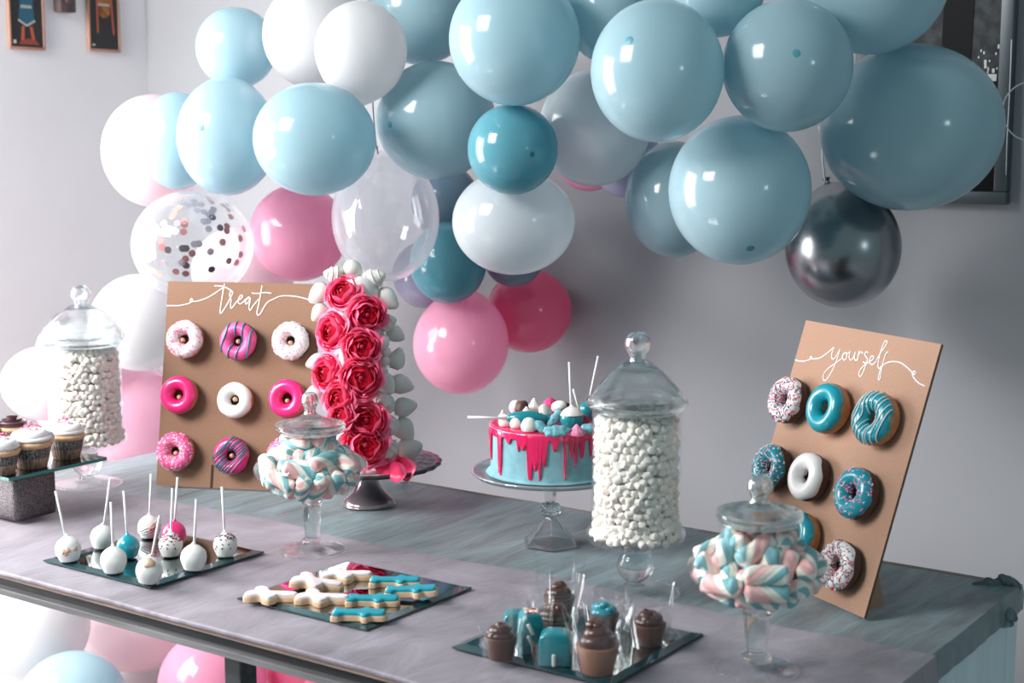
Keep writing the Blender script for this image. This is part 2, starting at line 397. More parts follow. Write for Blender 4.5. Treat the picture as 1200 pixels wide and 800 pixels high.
# sheer skirt at the end of the table
mb = MB(); ny = 26; nz_ = 8; vs = []
for r in range(nz_+1):
    for j in range(ny+1):
        y = 1.56+(YB+.002-1.56)*j/ny; vs.append((XR+.0+.004*math.sin(j*1.1)*(.3+r/nz_), y, TZ-.0415-.6*r/nz_))
mb.add(vs, [(r*(ny+1)+j, r*(ny+1)+j+1, (r+1)*(ny+1)+j+1, (r+1)*(ny+1)+j) for r in range(nz_) for j in range(ny)])
tag(mb.build('table_skirt', cloth_mat('skirt_cloth', (176, 198, 206), (196, 214, 220), 30, 30, .7, bump=.15)), 'pale blue cloth skirt hanging below the tabletop at its bare end', 'table skirt')

# ------------------------------------------------------------------ balloons
BLUE = latex('latex_blue', (180, 211, 220), .44); BLUE2 = latex('latex_pale_blue', (190, 217, 226), .48); TEAL = latex('latex_teal', (106, 173, 187), .42)
WHITE = latex('latex_white', (232, 231, 232), .45); PEARL = latex('latex_pearl', (222, 230, 234), .45, .22); CLEAR = latex('latex_clear_white', (236, 238, 244), .5, .80, .06, (.05, .75, 3))
PINK = latex('latex_pink', (248, 184, 210), .55); HOT = latex('latex_rose_pink', (248, 136, 176), .6); BLUSH = latex('latex_blush', (248, 226, 232), .45)
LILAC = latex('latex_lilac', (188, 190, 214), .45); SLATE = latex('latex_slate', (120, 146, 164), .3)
SEE = latex('latex_see_through', (246, 248, 250), .5, .93, .05, (.05, .8, 3)); PALEPINK = latex('latex_clear_pink', (252, 200, 222), .5, .35, .08, (.05, .75, 3))
CHROME = pbr('balloon_chrome', (146, 150, 154), .26, metal=1)
def spot_mat(m, rgb): return pbr('crown_'+m.name, rgb, .35)
BALL = {
    'b8': ((-1.9850, 2.1500, 1.4360), 0.1182, 0.1083),
    'w3': ((-1.9620, 2.2620, 1.6090), 0.0903, 0.0953),
    'b5': ((-1.5500, 2.2000, 1.6110), 0.1162, 0.1162),
    'b17': ((-1.2310, 2.1500, 1.5460), 0.1082, 0.1151),
    'b18': ((-1.0670, 2.2900, 1.5550), 0.1062, 0.1076),
    't7': ((-1.5830, 2.2410, 1.4180), 0.0823, 0.0823),
    'b9': ((-2.2750, 2.2000, 1.4420), 0.1020, 0.1214),
    'b19': ((-1.1720, 2.3360, 1.3490), 0.1219, 0.1278),
    'b22': ((-0.9960, 2.4630, 1.7080), 0.1298, 0.1298),
    'b21': ((-0.9630, 2.5820, 1.4560), 0.1596, 0.1460),
    'b6': ((-1.8980, 2.4170, 1.4740), 0.1214, 0.1196),
    'p14': ((-2.0460, 2.4310, 1.2720), 0.1136, 0.1353),
    'p15': ((-1.6590, 2.3520, 1.2790), 0.1181, 0.1017),
    'c23': ((-1.1020, 2.6250, 1.2370), 0.1064, 0.1127),
    'w2': ((-2.1500, 2.3400, 1.6490), 0.1113, 0.1113),
    'b10': ((-2.4700, 2.2420, 1.4330), 0.0829, 0.1050),
    'p16': ((-1.5190, 2.4180, 1.4570), 0.1048, 0.1096),
    'f12': ((-2.4350, 2.2450, 1.2090), 0.1313, 0.1184),
    'w11': ((-2.6620, 2.3440, 1.4100), 0.1173, 0.1290),
    'b1': ((-2.3450, 2.3010, 1.6290), 0.0853, 0.0853),
    'b4': ((-2.0130, 2.5110, 1.7000), 0.1114, 0.1078),
    'b30': ((-1.4610, 2.3790, 1.6690), 0.0873, 0.0966),
    'b31': ((-1.2040, 2.3050, 1.6900), 0.0791, 0.0834),
    'b20': ((-1.4130, 2.5400, 1.3210), 0.0953, 0.1118),
    'k13': ((-2.3220, 2.4570, 1.2290), 0.1088, 0.1088),
    't24': ((-2.0190, 2.6110, 1.1660), 0.0849, 0.0905),
    'k25': ((-2.0410, 2.6850, 0.9750), 0.1088, 0.1146),
    'b27': ((-1.9260, 2.7300, 1.1680), 0.0650, 0.0592),
    'k26': ((-1.9890, 2.8830, 1.0360), 0.1006, 0.0986),
    'b28': ((-2.0980, 2.7040, 1.2960), 0.0778, 0.0856),
    'l29': ((-2.1580, 2.6990, 1.1260), 0.0731, 0.0770),
    'l32': ((-1.5620, 2.6120, 1.3910), 0.0722, 0.0722),
    'l34': ((-1.6980, 2.6820, 1.4050), 0.0754, 0.0772),
    'w35': ((-2.5870, 2.2200, 1.0320), 0.1084, 0.1084),
    'w37': ((-2.6380, 2.3920, 0.9570), 0.0741, 0.0901),
    'k38': ((-2.5270, 2.4850, 1.1300), 0.1198, 0.1098),
    'w36': ((-2.7800, 2.2070, 0.9520), 0.0982, 0.0904),
    'w39': ((-2.9490, 2.2350, 0.8590), 0.1020, 0.0897),
    'k40': ((-2.7430, 2.3360, 0.7810), 0.1256, 0.1215),
    'k42': ((-3.0240, 2.3910, 0.7640), 0.1029, 0.0986),
    'u1': ((-2.9800, 2.2000, 0.2620), 0.1320, 0.1320),
    'u2': ((-2.7580, 2.1310, 0.1290), 0.1290, 0.1290),
    'u3': ((-3.0450, 2.5670, 0.1680), 0.1400, 0.1400),
    'u4': ((-2.6000, 2.4200, 0.1300), 0.1300, 0.1300),
    'u5': ((-2.4700, 2.6400, 0.1150), 0.1150, 0.1150),
    'u6': ((-2.2600, 2.5000, 0.1100), 0.1100, 0.1100),
    'u7': ((-2.7500, 2.7000, 0.1150), 0.1150, 0.1150),
}
def cam_vec(a):        # (right, up, toward the camera)
    return RIGHT*a[0] + UP*a[1] - FW*a[2]
def balloon(key, mat, label, axis=None, spot=None, tail=False, name='balloon'):
    pos, rx, ry = BALL[key]; rz = (rx+ry)/2
    if spot: dx, dy = spot; a = Vector((dx, dy, math.sqrt(max(.05, 1-dx*dx-dy*dy))))
    else: a = Vector(axis if axis else (rnd.uniform(-.5, .5), rnd.uniform(-.6, .2), 1))
    Q = rot_to(a); rows = 28; prof = []
    for i in range(rows+1):
        th = PI*i/rows; r = math.sin(th); z = math.cos(th)
        if tail and th > 2.0:
            u = (th-2.0)/(PI-2.0); z -= .14*u**2.2; r *= 1+.04*math.sin(PI*u)
        prof.append((r if 0 < i < rows else 0, z))
    def place(vf):
        out = []
        for v in vf[0]:
            w = Q @ Vector(v); out.append(tuple(RIGHT*(w.x*rx) + UP*(w.y*ry) - FW*(w.z*rz)))
        return out, vf[1]
    o = MB().add(*flip(place(lathe(prof, 56)))).build(name, mat, loc=pos)
    tag(o, label, 'balloon', 'balloons of the garland')
    if spot:
        sp = lathe([(0, 1.004), (.02, 1.005), (.045, 1.0022), (.06, .9985)], 20)
        MB().add(*flip(place(sp))).build('crown_spot', SPOT[mat.name] if mat.name in SPOT else SPOT['d'], o)
    if tail:
        kn = lathe(smooth_prof([(0, -1.11), (.05, -1.12), (.04, -1.15), (.055, -1.18), (.075, -1.21), (.06, -1.215), (0, -1.2)], 3), 16)
        MB().add(*place(kn)).build('knot', mat, o)
    return o
SPOT = {'latex_blue': pbr('crown_blue', (84, 150, 166), .4), 'latex_teal': pbr('crown_teal', (40, 104, 122), .4), 'd': pbr('crown_any', (80, 140, 160), .4)}
balloon('b8', BLUE, 'light blue balloon over the treat board with a knot string beside its edge', (.1, -.3, 1))
balloon('w3', WHITE, 'round pure white balloon, highest fully visible one above the treat board', (.0, 1, .25), tail=True)
balloon('b5', BLUE, 'large light blue balloon at the top centre, above the small teal one')
balloon('b17', BLUE, 'large light blue balloon with a dark crown dot above its middle, near top edge', spot=(-.49, .27))
balloon('b18', BLUE, 'light blue balloon with centred crown dot touching the huge one', spot=(-.05, .0))
balloon('t7', TEAL, 'small deep teal balloon with its crown low, in the middle of the garland', spot=(.42, -.22))
balloon('b9', BLUE2, 'pale blue balloon with a crown dot, just above the confetti balloon', spot=(-.30, .03))
balloon('b19', BLUE, 'big light blue balloon hanging lowest beside the chrome one, crown dot underneath', spot=(.06, -.82))
balloon('b22', BLUE, 'light blue balloon cut by the top edge, directly above the huge one')
balloon('b21', BLUE, 'huge egg-shaped light blue balloon in front of the silver framed photograph', (.8, -.2, .6))
balloon('b6', BLUE, 'dusky light blue balloon behind the small teal one, crown dot near its side', spot=(-.72, -.16))
balloon('p14', CLEAR, 'translucent clear white balloon just above the rose tower', (.2, -.95, .3), tail=True)
balloon('p15', PEARL, 'pearly white balloon under the small teal balloon', (.2, -.4, 1))
balloon('c23', CHROME, 'chrome silver balloon hanging by itself under the huge blue balloon', (.2, -.97, .2), tail=True)
balloon('w2', WHITE, 'large white balloon partly hidden behind the round pure white one')
balloon('b10', BLUE2, 'pale blue balloon squeezed between the white and the dotted pale blue balloons')
balloon('p16', PEARL, 'greyish pearl balloon half hidden behind the dotted blue balloon at the top')
cf = balloon('f12', SEE, 'see-through balloon filled with rose gold confetti discs', (-.3, .2, 1))
balloon('w11', BLUSH, 'blush white balloon at the outer edge of the garland, above the confetti one')
balloon('b1', BLUE2, 'small light blue balloon standing out at the top against the wall corner')
balloon('b4', BLUE, 'blue balloon behind the round pure white one, cut by the top edge')
balloon('b30', BLUE, 'shaded blue balloon peeking between the two big ones at top centre')
balloon('b31', BLUE, 'shaded blue balloon peeking over the two dotted balloons at the top edge')
balloon('b20', BLUE, 'dusky blue balloon half behind the lowest big light blue one')
balloon('k13', PINK, 'pink balloon between the confetti balloon and the translucent white one')
balloon('t24', TEAL, 'small teal blue balloon right above the pale pink one')
balloon('k25', PINK, 'pale pink balloon hanging lowest in the middle, beside the rose tower', (-.25, -.95, .25), tail=True)
balloon('b27', SLATE, 'dark slate blue balloon edge showing under the pearly white balloon')
balloon('k26', HOT, 'rose pink balloon behind the pale pink one')
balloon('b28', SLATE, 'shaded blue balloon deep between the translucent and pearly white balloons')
balloon('l29', LILAC, 'lilac balloon edge peeking out below the small teal blue balloon')
balloon('l32', LILAC, 'small lilac balloon deep behind the greyish pearl balloon')
balloon('l34', PINK, 'pink balloon hidden behind the greyish pearl balloon, only its bottom showing')
balloon('w35', WHITE, 'white balloon between the tall jar of marshmallows and the treat board')
balloon('w37', WHITE, 'white balloon tucked behind the side edge of the treat board')
balloon('k38', BLUSH, 'pale blush balloon behind the treat board, under the confetti balloon')
balloon('w36', WHITE, 'white balloon directly behind the lid of the tall marshmallow jar')
balloon('w39', BLUSH, 'blush white balloon above the cupcakes, leftmost of the garland')
balloon('k40', PALEPINK, 'clear pink balloon behind the tall marshmallow jar, low by the treat board')
balloon('k42', BLUSH, 'blush balloon low behind the cupcakes and the tall jar')
for key, mat, lb in (('u1', WHITE, 'white balloon under the table, leftmost of those on the floor'), ('u2', BLUE2, 'pale blue white balloon under the table resting on the floor'),
                     ('u3', BLUSH, 'blush white balloon under the table near its leg'), ('u4', PINK, 'pink balloon on the floor between the pale ones under the table'),
                     ('u5', HOT, 'rose pink balloon on the floor right behind the table leg'), ('u6', HOT, 'dark rose balloon on the floor beyond the table leg'),
                     ('u7', PINK, 'pink balloon on the floor near the wall under the table')):
    o = balloon(key, mat, lb); o['group'] = 'balloons under the table'

# confetti inside the see-through balloon
pos, rx, ry = BALL['f12']
conf_m = [pbr('confetti_rose', (196, 120, 122), .28, metal=.75), pbr('confetti_peach', (238, 178, 168), .35, metal=.3), pbr('confetti_dark', (96, 74, 84), .3, metal=.7), pbr('confetti_silver', (190, 176, 186), .3, metal=.6)]
conf_n = ['rose', 'peach', 'dark plum', 'silvery']
disc = lathe([(0, .0006), (.0076, .0006), (.0076, -.0006), (0, -.0006)], 14)
protos = [MB().add(*disc).build('confetti_disc', m_, smooth=False).data for m_ in conf_m]
for o in [o for o in C.objects if o.name.startswith('confetti_disc')]: bpy.data.objects.remove(o)
CONF = '750,208,3 820,262,3 885,262,3 878,300,3 918,250,1 920,268,0 918,303,0 812,342,0 815,374,0 844,387,2 914,380,2 930,380,2 968,360,3 988,358,3 957,403,0 925,428,0 905,445,3 925,458,2 1037,393,3 815,448,3 873,486,0 918,495,0 1035,474,2 1076,279,2 1102,270,0 1103,292,0 1088,347,0 1110,221,0 1155,323,0 1163,275,0 1155,400,0 1109,432,0 1137,437,0 1028,287,3 1022,250,3 1005,252,3 1040,230,2 1025,222,3 1000,205,3 968,197,3 1037,188,3 1033,204,3 945,150,3 950,168,3 980,168,3 920,172,3 890,160,3 1000,135,3 1020,152,3 1070,165,3 1092,185,3 1080,150,3 845,140,1 858,128,1 835,152,1 885,185,1 870,197,1 865,215,1 858,230,1 745,475,1 765,480,1 785,492,1'
for k, s in enumerate(CONF.split()):
    X, Y, mi = map(int, s.split(','))
    dx = (X/4 - 226)/71*.97; dy = -((200+Y/4) - 287)/64*.97
    rr = dx*dx+dy*dy
    if rr > .9: dx *= math.sqrt(.9/rr); dy *= math.sqrt(.9/rr)
    dz = math.sqrt(max(0, .93-dx*dx-dy*dy))
    nrm = cam_vec((dx/rx, dy/ry, dz/((rx+ry)/2))).normalized()
    o = bpy.data.objects.new('confetti_disc', protos[mi]); C.objects.link(o)
    o.location = Vector(pos) + cam_vec((dx*rx, dy*ry, dz*(rx+ry)/2))
    o.rotation_euler = rot_to(nrm).to_euler()
    tag(o, f'{conf_n[mi]} round confetti disc stuck inside the see-through balloon', 'confetti', 'confetti in the see-through balloon')

# ribbons
def cord(name, pts, r, m, label, group=None):
    o = MB().add(*tube(crom(pts, 6), r, 6)).build(name, m); tag(o, label, 'ribbon', group); return o
RIB = pbr('ribbon_white', (214, 216, 218), .4); RIBG = pbr('ribbon_grey', (120, 122, 124), .5)
cord('balloon_string', [(-1.9818, 2.3193, 1.5146), (-1.9807, 2.3178, 1.5010), (-1.9944, 2.3382, 1.4588), (-2.0086, 2.3596, 1.4245), (-2.0306, 2.3906, 1.4068)], .0014, RIBG, 'grey string tying the pure white balloon to the translucent one')
cord('balloon_string', [(-1.1300, 2.5664, 1.4594), (-1.1242, 2.5662, 1.4332), (-1.1205, 2.5637, 1.4024), (-1.1173, 2.5710, 1.3575)], .0022, RIB, 'white string holding the chrome balloon')
cord('balloon_string', [(-0.9193, 2.9835, 1.7367), (-0.9118, 2.9672, 1.6055), (-0.9082, 2.9562, 1.5234), (-0.9052, 2.9435, 1.4332), (-0.9015, 2.9353, 1.3675)], .0011, RIB, 'thin straight white string hanging in front of the silver frame')
cord('curling_ribbon', [(-0.8177, 2.9008, 1.5488), (-0.8563, 2.8723, 1.5409), (-0.8759, 2.8557, 1.5251), (-0.8846, 2.8459, 1.5029), (-0.8825, 2.8430, 1.4760), (-0.8730, 2.8461, 1.4538), (-0.8588, 2.8537, 1.4395), (-0.8414, 2.8650, 1.4332)], .0014, RIB, 'white ribbon curling at the side edge beside the silver frame')
# ------------------------------------------------------------------ doughnut boards
kraft_shaded = pbr('kraft_board_shaded', (138, 104, 82), .8, noise=.05, nscale=300, bump=.1, bscale=500)  # darker copy of the kraft, shade on the treat board put into colour
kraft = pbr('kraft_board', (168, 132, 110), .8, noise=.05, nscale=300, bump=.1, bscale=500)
kraft_edge = pbr('kraft_edge', (112, 84, 70), .85)
ink = pbr('white_ink', (226, 226, 224), .6); peg_wood = pbr('peg_wood', (196, 160, 132), .5)
BW_, BH_ = .321, .410
COLS = (.048, .165, .273); ROWS = (.292, .178, .067)
def board_frame(x, y, th, ph):
    u = Vector((math.cos(th), math.sin(th), 0)); nh = Vector((math.sin(th), -math.cos(th), 0))
    v = Vector((0, 0, math.cos(ph))) - nh*math.sin(ph); n = u.cross(v)
    return Vector((x, y, TZ+.0025)), Matrix((u, v, n)).transposed(), nh, ph
FRL = board_frame(-2.2646, 1.9724, .4237, .2173); FRR = board_frame(-1.0671, 2.1469, -.5094, .3067)
def board(fr, label, strokes, kraft, slot=None):
    o, M, nh, ph = fr
    t = thing('doughnut_board', label, 'doughnut stand', o, 'kraft doughnut boards', M)
    p_ = MB(); vs, fs = box((BW_/2, BH_/2, -.0022), (BW_, BH_, .0044)); p_.add(vs, fs, [0 if abs(sum(vs[i][2] for i in f)/4) < 1e-5 else 1 for f in fs])
    p_.build('panel', [kraft, kraft_edge], t, smooth=False)
    for u_ in COLS:
        for v_ in ROWS:
            MB().add(*lathe([(0, -.001), (.0034, -.001), (.0034, .017), (.0046, .019), (.0050, .022), (.0040, .0255), (.002, .027), (0, .0272)], 12, c=(u_, v_-.002, 0))).build('peg', peg_wood, t)
    mb = MB()
    for st in strokes:
        pts = crom([(a, b, .0003) for a, b in st], 5)
        vs, fs = tube(pts, .00115, 6); mb.add([(x, y, .0003+(z-.0003)*.35) for x, y, z in vs], fs)
    mb.build('lettering', ink, t)
    # easel wings behind, resting on the table
    ph_ = ph; inv = M.inverted()
    for u_ in (.03, BW_-.03):
        a = inv @ (Vector((0, 0, 0))); back = inv @ (-nh*.060)
        tri = [(u_, .001, -.0045), (u_, .105, -.0045), (u_, back.y+.001, back.z)]
        vs = [(x+d, y, z) for d in (-.0015, .0015) for x, y, z in tri]
        MB().add(vs, [(0, 1, 2), (5, 4, 3), (0, 3, 4, 1), (1, 4, 5, 2), (2, 5, 3, 0)]).build('easel_wing', kraft, t, smooth=False)
    if slot:
        MB().add(*box((slot, .022, .0002), (.005, .046, .0008))).build('slot', pbr('slot_dark', (58, 40, 34), .9), t, smooth=False)
    return t
def uvs(s): return s
TREAT = [
 [(0.0003, 0.3604), (0.0129, 0.3604), (0.0243, 0.3605), (0.0446, 0.3646), (0.0517, 0.3686), (0.0544, 0.3723), (0.0526, 0.3751), (0.0502, 0.3737), (0.0506, 0.3707), (0.0545, 0.3697), (0.0670, 0.3711), (0.0892, 0.3795), (0.1109, 0.3939), (0.1201, 0.3994)],
 [(0.1203, 0.4070), (0.1192, 0.3962), (0.1169, 0.3768), (0.1149, 0.3542), (0.1150, 0.3478), (0.1173, 0.3476), (0.1219, 0.3544), (0.1274, 0.3631), (0.1334, 0.3761), (0.1384, 0.3869), (0.1386, 0.3912), (0.1359, 0.3918), (0.1332, 0.3875), (0.1340, 0.3815), (0.1365, 0.3740), (0.1358, 0.3665), (0.1369, 0.3590), (0.1396, 0.3588), (0.1438, 0.3645), (0.1505, 0.3736), (0.1574, 0.3776), (0.1601, 0.3816), (0.1577, 0.3845), (0.1535, 0.3801), (0.1514, 0.3732), (0.1530, 0.3681), (0.1576, 0.3674), (0.1629, 0.3718), (0.1687, 0.3774), (0.1748, 0.3797), (0.1725, 0.3805), (0.1679, 0.3746), (0.1669, 0.3688), (0.1702, 0.3672), (0.1741, 0.3726), (0.1770, 0.3797), (0.1759, 0.3695), (0.1750, 0.3609), (0.1767, 0.3551), (0.1795, 0.3563), (0.1850, 0.3654), (0.1940, 0.3773)],
 [(0.0996, 0.4023), (0.1104, 0.4021), (0.1219, 0.4001), (0.1335, 0.3948), (0.1387, 0.3906)],
 [(0.1998, 0.4042), (0.1979, 0.3870), (0.1949, 0.3656), (0.1925, 0.3527), (0.1933, 0.3459), (0.1965, 0.3455), (0.2011, 0.3508), (0.2061, 0.3605), (0.2133, 0.3713), (0.2241, 0.3773), (0.2393, 0.3840), (0.2570, 0.3852), (0.2771, 0.3833), (0.2950, 0.3794), (0.3074, 0.3747)],
 [(0.1793, 0.3905), (0.1815, 0.3888), (0.1922, 0.3886), (0.2055, 0.3906), (0.2212, 0.3896)]]
YOURSELF = [
 [(0.0012, 0.3429), (0.0114, 0.3424), (0.0270, 0.3443), (0.0394, 0.3494), (0.0422, 0.3529), (0.0380, 0.3535), (0.0389, 0.3505), (0.0484, 0.3509), (0.0634, 0.3551), (0.0778, 0.3656), (0.0879, 0.3748)],
 [(0.0892, 0.3762), (0.0877, 0.3657), (0.0916, 0.3577), (0.0976, 0.3580), (0.1018, 0.3664), (0.1043, 0.3746)],
 [(0.1043, 0.3746), (0.1044, 0.3604), (0.1016, 0.3434), (0.0955, 0.3274), (0.0902, 0.3212), (0.0844, 0.3227), (0.0826, 0.3310), (0.0895, 0.3411), (0.1036, 0.3515), (0.1146, 0.3603)],
 [(0.1146, 0.3603), (0.1152, 0.3676), (0.1194, 0.3705), (0.1241, 0.3682), (0.1256, 0.3624), (0.1225, 0.3590), (0.1172, 0.3606), (0.1157, 0.3664), (0.1194, 0.3705), (0.1251, 0.3701), (0.1292, 0.3730)],
 [(0.1296, 0.3743), (0.1307, 0.3655), (0.1363, 0.3609), (0.1408, 0.3650), (0.1418, 0.3753)],
 [(0.1418, 0.3753), (0.1434, 0.3654), (0.1484, 0.3619), (0.1515, 0.3653)],
 [(0.1504, 0.3782), (0.1512, 0.3700), (0.1523, 0.3613)],
 [(0.1512, 0.3670), (0.1523, 0.3737), (0.1564, 0.3766), (0.1608, 0.3748)],
 [(0.1722, 0.3770), (0.1673, 0.3781), (0.1645, 0.3753), (0.1685, 0.3712), (0.1743, 0.3678), (0.1753, 0.3633), (0.1711, 0.3609), (0.1660, 0.3626)],
 [(0.1748, 0.3656), (0.1740, 0.3561), (0.1724, 0.3453), (0.1695, 0.3395), (0.1648, 0.3412), (0.1645, 0.3494), (0.1716, 0.3575), (0.1809, 0.3646)],
 [(0.1809, 0.3646), (0.1875, 0.3697), (0.1855, 0.3735), (0.1809, 0.3729), (0.1795, 0.3668), (0.1839, 0.3616), (0.1900, 0.3615), (0.1946, 0.3671)],
 [(0.1946, 0.3671), (0.1997, 0.3818), (0.2068, 0.3955), (0.2062, 0.4000), (0.2014, 0.3983), (0.1992, 0.3870), (0.1995, 0.3719), (0.2014, 0.3611), (0.2065, 0.3572), (0.2095, 0.3622)],
 [(0.2164, 0.3846), (0.2117, 0.3816), (0.2109, 0.3671), (0.2127, 0.3505), (0.2139, 0.3415), (0.2105, 0.3415), (0.2093, 0.3506), (0.2104, 0.3601), (0.2184, 0.3675), (0.2318, 0.3717), (0.2475, 0.3722), (0.2641, 0.3677), (0.2769, 0.3622), (0.2837, 0.3592), (0.2859, 0.3618), (0.2818, 0.3640), (0.2791, 0.3608), (0.2825, 0.3562), (0.2900, 0.3517), (0.3004, 0.3477), (0.3130, 0.3457)]]
board(FRL, 'kraft doughnut board lettered treat, mostly pink and white doughnuts on pegs', TREAT, kraft_shaded, slot=.117)
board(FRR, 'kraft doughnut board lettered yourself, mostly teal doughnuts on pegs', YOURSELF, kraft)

golden = pbr('dough_golden', (180, 124, 82), .6, noise=.18, nscale=60, bump=.1); cocoa = pbr('dough_chocolate', (74, 44, 36), .6, noise=.2, nscale=80, bump=.15)
ICE = {'white': pbr('icing_white', (232, 230, 228), .35, coat=.2, sss=.1, bump=.15, bscale=150), 'pink': pbr('icing_pink', (232, 38, 118), .3, coat=.4, noise=.08, bump=.1, bscale=120),
       'teal': pbr('icing_teal', (14, 142, 158), .28, coat=.5, bump=.05), 'soft': pbr('icing_soft_pink', (226, 84, 146), .4, noise=.12, nscale=60)}
SPR = {k: pbr('sprinkle_'+k, c, .45) for k, c in dict(pink=(240, 130, 170), white=(240, 236, 236), red=(206, 50, 66), navy=(40, 66, 90), teal=(30, 140, 150), brown=(70, 50, 48), rose=(222, 80, 130)).items()}
def torus(R, r, sR=64, sr=20, a0=0, a1=2*PI, off=0, wob=None, sq=1.0):
    vs = []; fs = []; closed = (a1-a0) > 6.28
    nr = sr if closed else sr+1
    for i in range(sR):
        th = 2*PI*i/sR
        for j in range(nr):
            b0, b1 = (a0, a1) if closed else (a0-(wob(th, 0) if wob else 0), a1+(wob(th, 1) if wob else 0))
            ph = b0+(b1-b0)*j/sr; rr = r+off*(1 if closed else min(1, .25+6*min(j, sr-j)/sr))
            vs.append(((R+rr*math.cos(ph))*math.cos(th), (R+rr*math.cos(ph))*math.sin(th), rr*math.sin(ph)*sq))
    for i in range(sR):
        for j in range(sr if closed else sr):
            j2 = (j+1) % nr if closed else j+1; i2 = (i+1) % sR
            fs.append((i*nr+j, i2*nr+j, i2*nr+j2, i*nr+j2))
    return vs, fs
def sprinkles(points, length, rad, nm, mb):
    for p_, nrm in points:
        q_ = rot_to(nrm); a = rnd.uniform(0, 2*PI); d = q_ @ Vector((math.cos(a), math.sin(a), rnd.uniform(-.1, .3)))
        vs, fs = tube([Vector(p_)-d*length/2, Vector(p_)+d*length/2], rad, 5); mb.add(vs, fs, rnd.randrange(nm))
def torus_pt(R, r, th, ph, sq=1.0):
    n = Vector((math.cos(ph)*math.cos(th), math.cos(ph)*math.sin(th), math.sin(ph)))
    return Vector(((R+r*math.cos(ph))*math.cos(th), (R+r*math.cos(ph))*math.sin(th), r*math.sin(ph)*sq)), n
def doughnut(fr, u_, v_, dough, ice, label, spr=None, nspr=0, driz=None, ndriz=0, seed=1, band=(0, 2*PI), dsize=1.0, slant=.6, dw=.0013):
    o, M, nh, ph = fr; n = M @ Vector((0, 0, 1)); R, r, sq = .0246*dsize, .0132*dsize, 1.25
    t = thing('doughnut', label, 'doughnut', o + M @ Vector((u_, v_, r*sq+.0008)), 'doughnuts on the boards', M)
    MB().add(*torus(R, r, sq=sq)).build('dough', dough, t)
    rs = random.Random(seed); k1, k2, p1, p2 = rs.randint(4, 6), rs.randint(7, 10), rs.random()*6, rs.random()*6
    wob = lambda th, s: .10*math.sin(k1*th+p1+s)+.07*math.sin(k2*th+p2)
    MB().add(*torus(R, r, 72, 18, .30, PI*1.02, .0016, wob, sq)).build('icing', ice, t)
    if driz:
        mb = MB(); off = r+.0024
        for k in range(ndriz):                                # thin zigzag lines laid over the icing
            x0 = -1+2*(k+.5)/ndriz+rs.uniform(-.05, .05); run = []
            for i in range(61):
                s = -1.15+2.3*i/60; X = (x0+slant*s*.35+.05*math.sin(3*s+k))*.036*dsize; Y = s*.036*dsize
                rho = math.hypot(X, Y); q_ = (rho-R)/off
                if abs(q_) < .97: run.append((X, Y, math.sqrt(1-q_*q_)*off*sq))
                else:
                    if len(run) > 3: mb.add(*tube(run, dw, 5))
                    run = []
            if len(run) > 3: mb.add(*tube(run, dw, 5))
        tag(mb.build('drizzle', driz, t), kind='stuff')
    if spr:
        mb = MB(); pts = []
        for k in range(int(nspr*2.2)):
            th = rs.uniform(*band); pts.append(torus_pt(R, r+.0016, th, rs.uniform(.36, PI*.98), sq))
        sprinkles(pts, .0034, .00085, len(spr), mb); tag(mb.build('sprinkles', [SPR[s] for s in spr], t, smooth=False), kind='stuff')
    return t
c, r_ = COLS, ROWS
teal_line = pbr('drizzle_teal', (40, 120, 142), .35); white_line = pbr('drizzle_white', (222, 228, 226), .35)
doughnut(FRL, .052, .292, golden, ICE['white'], 'golden doughnut with white icing and pink sprinkles, top row of the treat board', ('pink', 'pink', 'rose', 'white'), 170, seed=1)
doughnut(FRL, .165, .291, cocoa, ICE['soft'], 'pink doughnut drizzled with teal, top row of the treat board', driz=teal_line, ndriz=4, seed=2, dw=.0017)
doughnut(FRL, .273, .294, cocoa, ICE['white'], 'chocolate doughnut with white icing and pale pink sprinkles, beside the rose tower', ('pink', 'white', 'white'), 190, seed=3)
doughnut(FRL, .046, .181, golden, ICE['pink'], 'plain hot pink doughnut in the middle row at the outer side of the treat board', seed=4)
doughnut(FRL, .164, .174, golden, ICE['white'], 'plain white iced doughnut at the centre of the treat board', seed=5, dsize=.95)
doughnut(FRL, .272, .181, golden, ICE['pink'], 'plain hot pink doughnut in the middle row next to the rose tower', seed=6)
doughnut(FRL, .046, .069, golden, ICE['soft'], 'doughnut thickly coated in pink and white sprinkles, bottom row outer side of treat board', ('pink', 'rose', 'white', 'pink'), 330, seed=7)
doughnut(FRL, .164, .065, cocoa, ICE['pink'], 'hot pink doughnut striped with thin teal lines, bottom row of the treat board', driz=teal_line, ndriz=11, slant=2.6, seed=8, dsize=.97, dw=.0011)
doughnut(FRL, .275, .068, golden, ICE['soft'], 'pink sprinkled doughnut half hidden behind the glass bowl of twisted marshmallows', ('pink', 'rose', 'white'), 260, seed=9)
doughnut(FRR, .036, .276, cocoa, ICE['white'], 'white doughnut covered in red, teal and dark sprinkles, top row of the yourself board', ('white', 'red', 'teal', 'navy', 'pink'), 330, seed=11)
doughnut(FRR, .139, .279, golden, ICE['teal'], 'plain glossy teal doughnut, top row of the yourself board', seed=12, dsize=1.05)
doughnut(FRR, .252, .282, golden, ICE['teal'], 'teal doughnut drizzled with white lines, top row of the yourself board', driz=white_line, ndriz=9, seed=13, dsize=1.05, dw=.0009)
doughnut(FRR, .043, .164, cocoa, ICE['teal'], 'teal doughnut with many pale sprinkles, middle row above the glass jar knob', ('pink', 'white', 'teal', 'white'), 170, seed=14)
doughnut(FRR, .138, .169, cocoa, ICE['white'], 'plain white iced chocolate doughnut at the centre of the yourself board', seed=15)
doughnut(FRR, .255, .168, cocoa, ICE['teal'], 'teal doughnut with sparse pink sprinkles, middle row of the yourself board', ('pink', 'pink', 'white'), 80, seed=16, dsize=1.03)
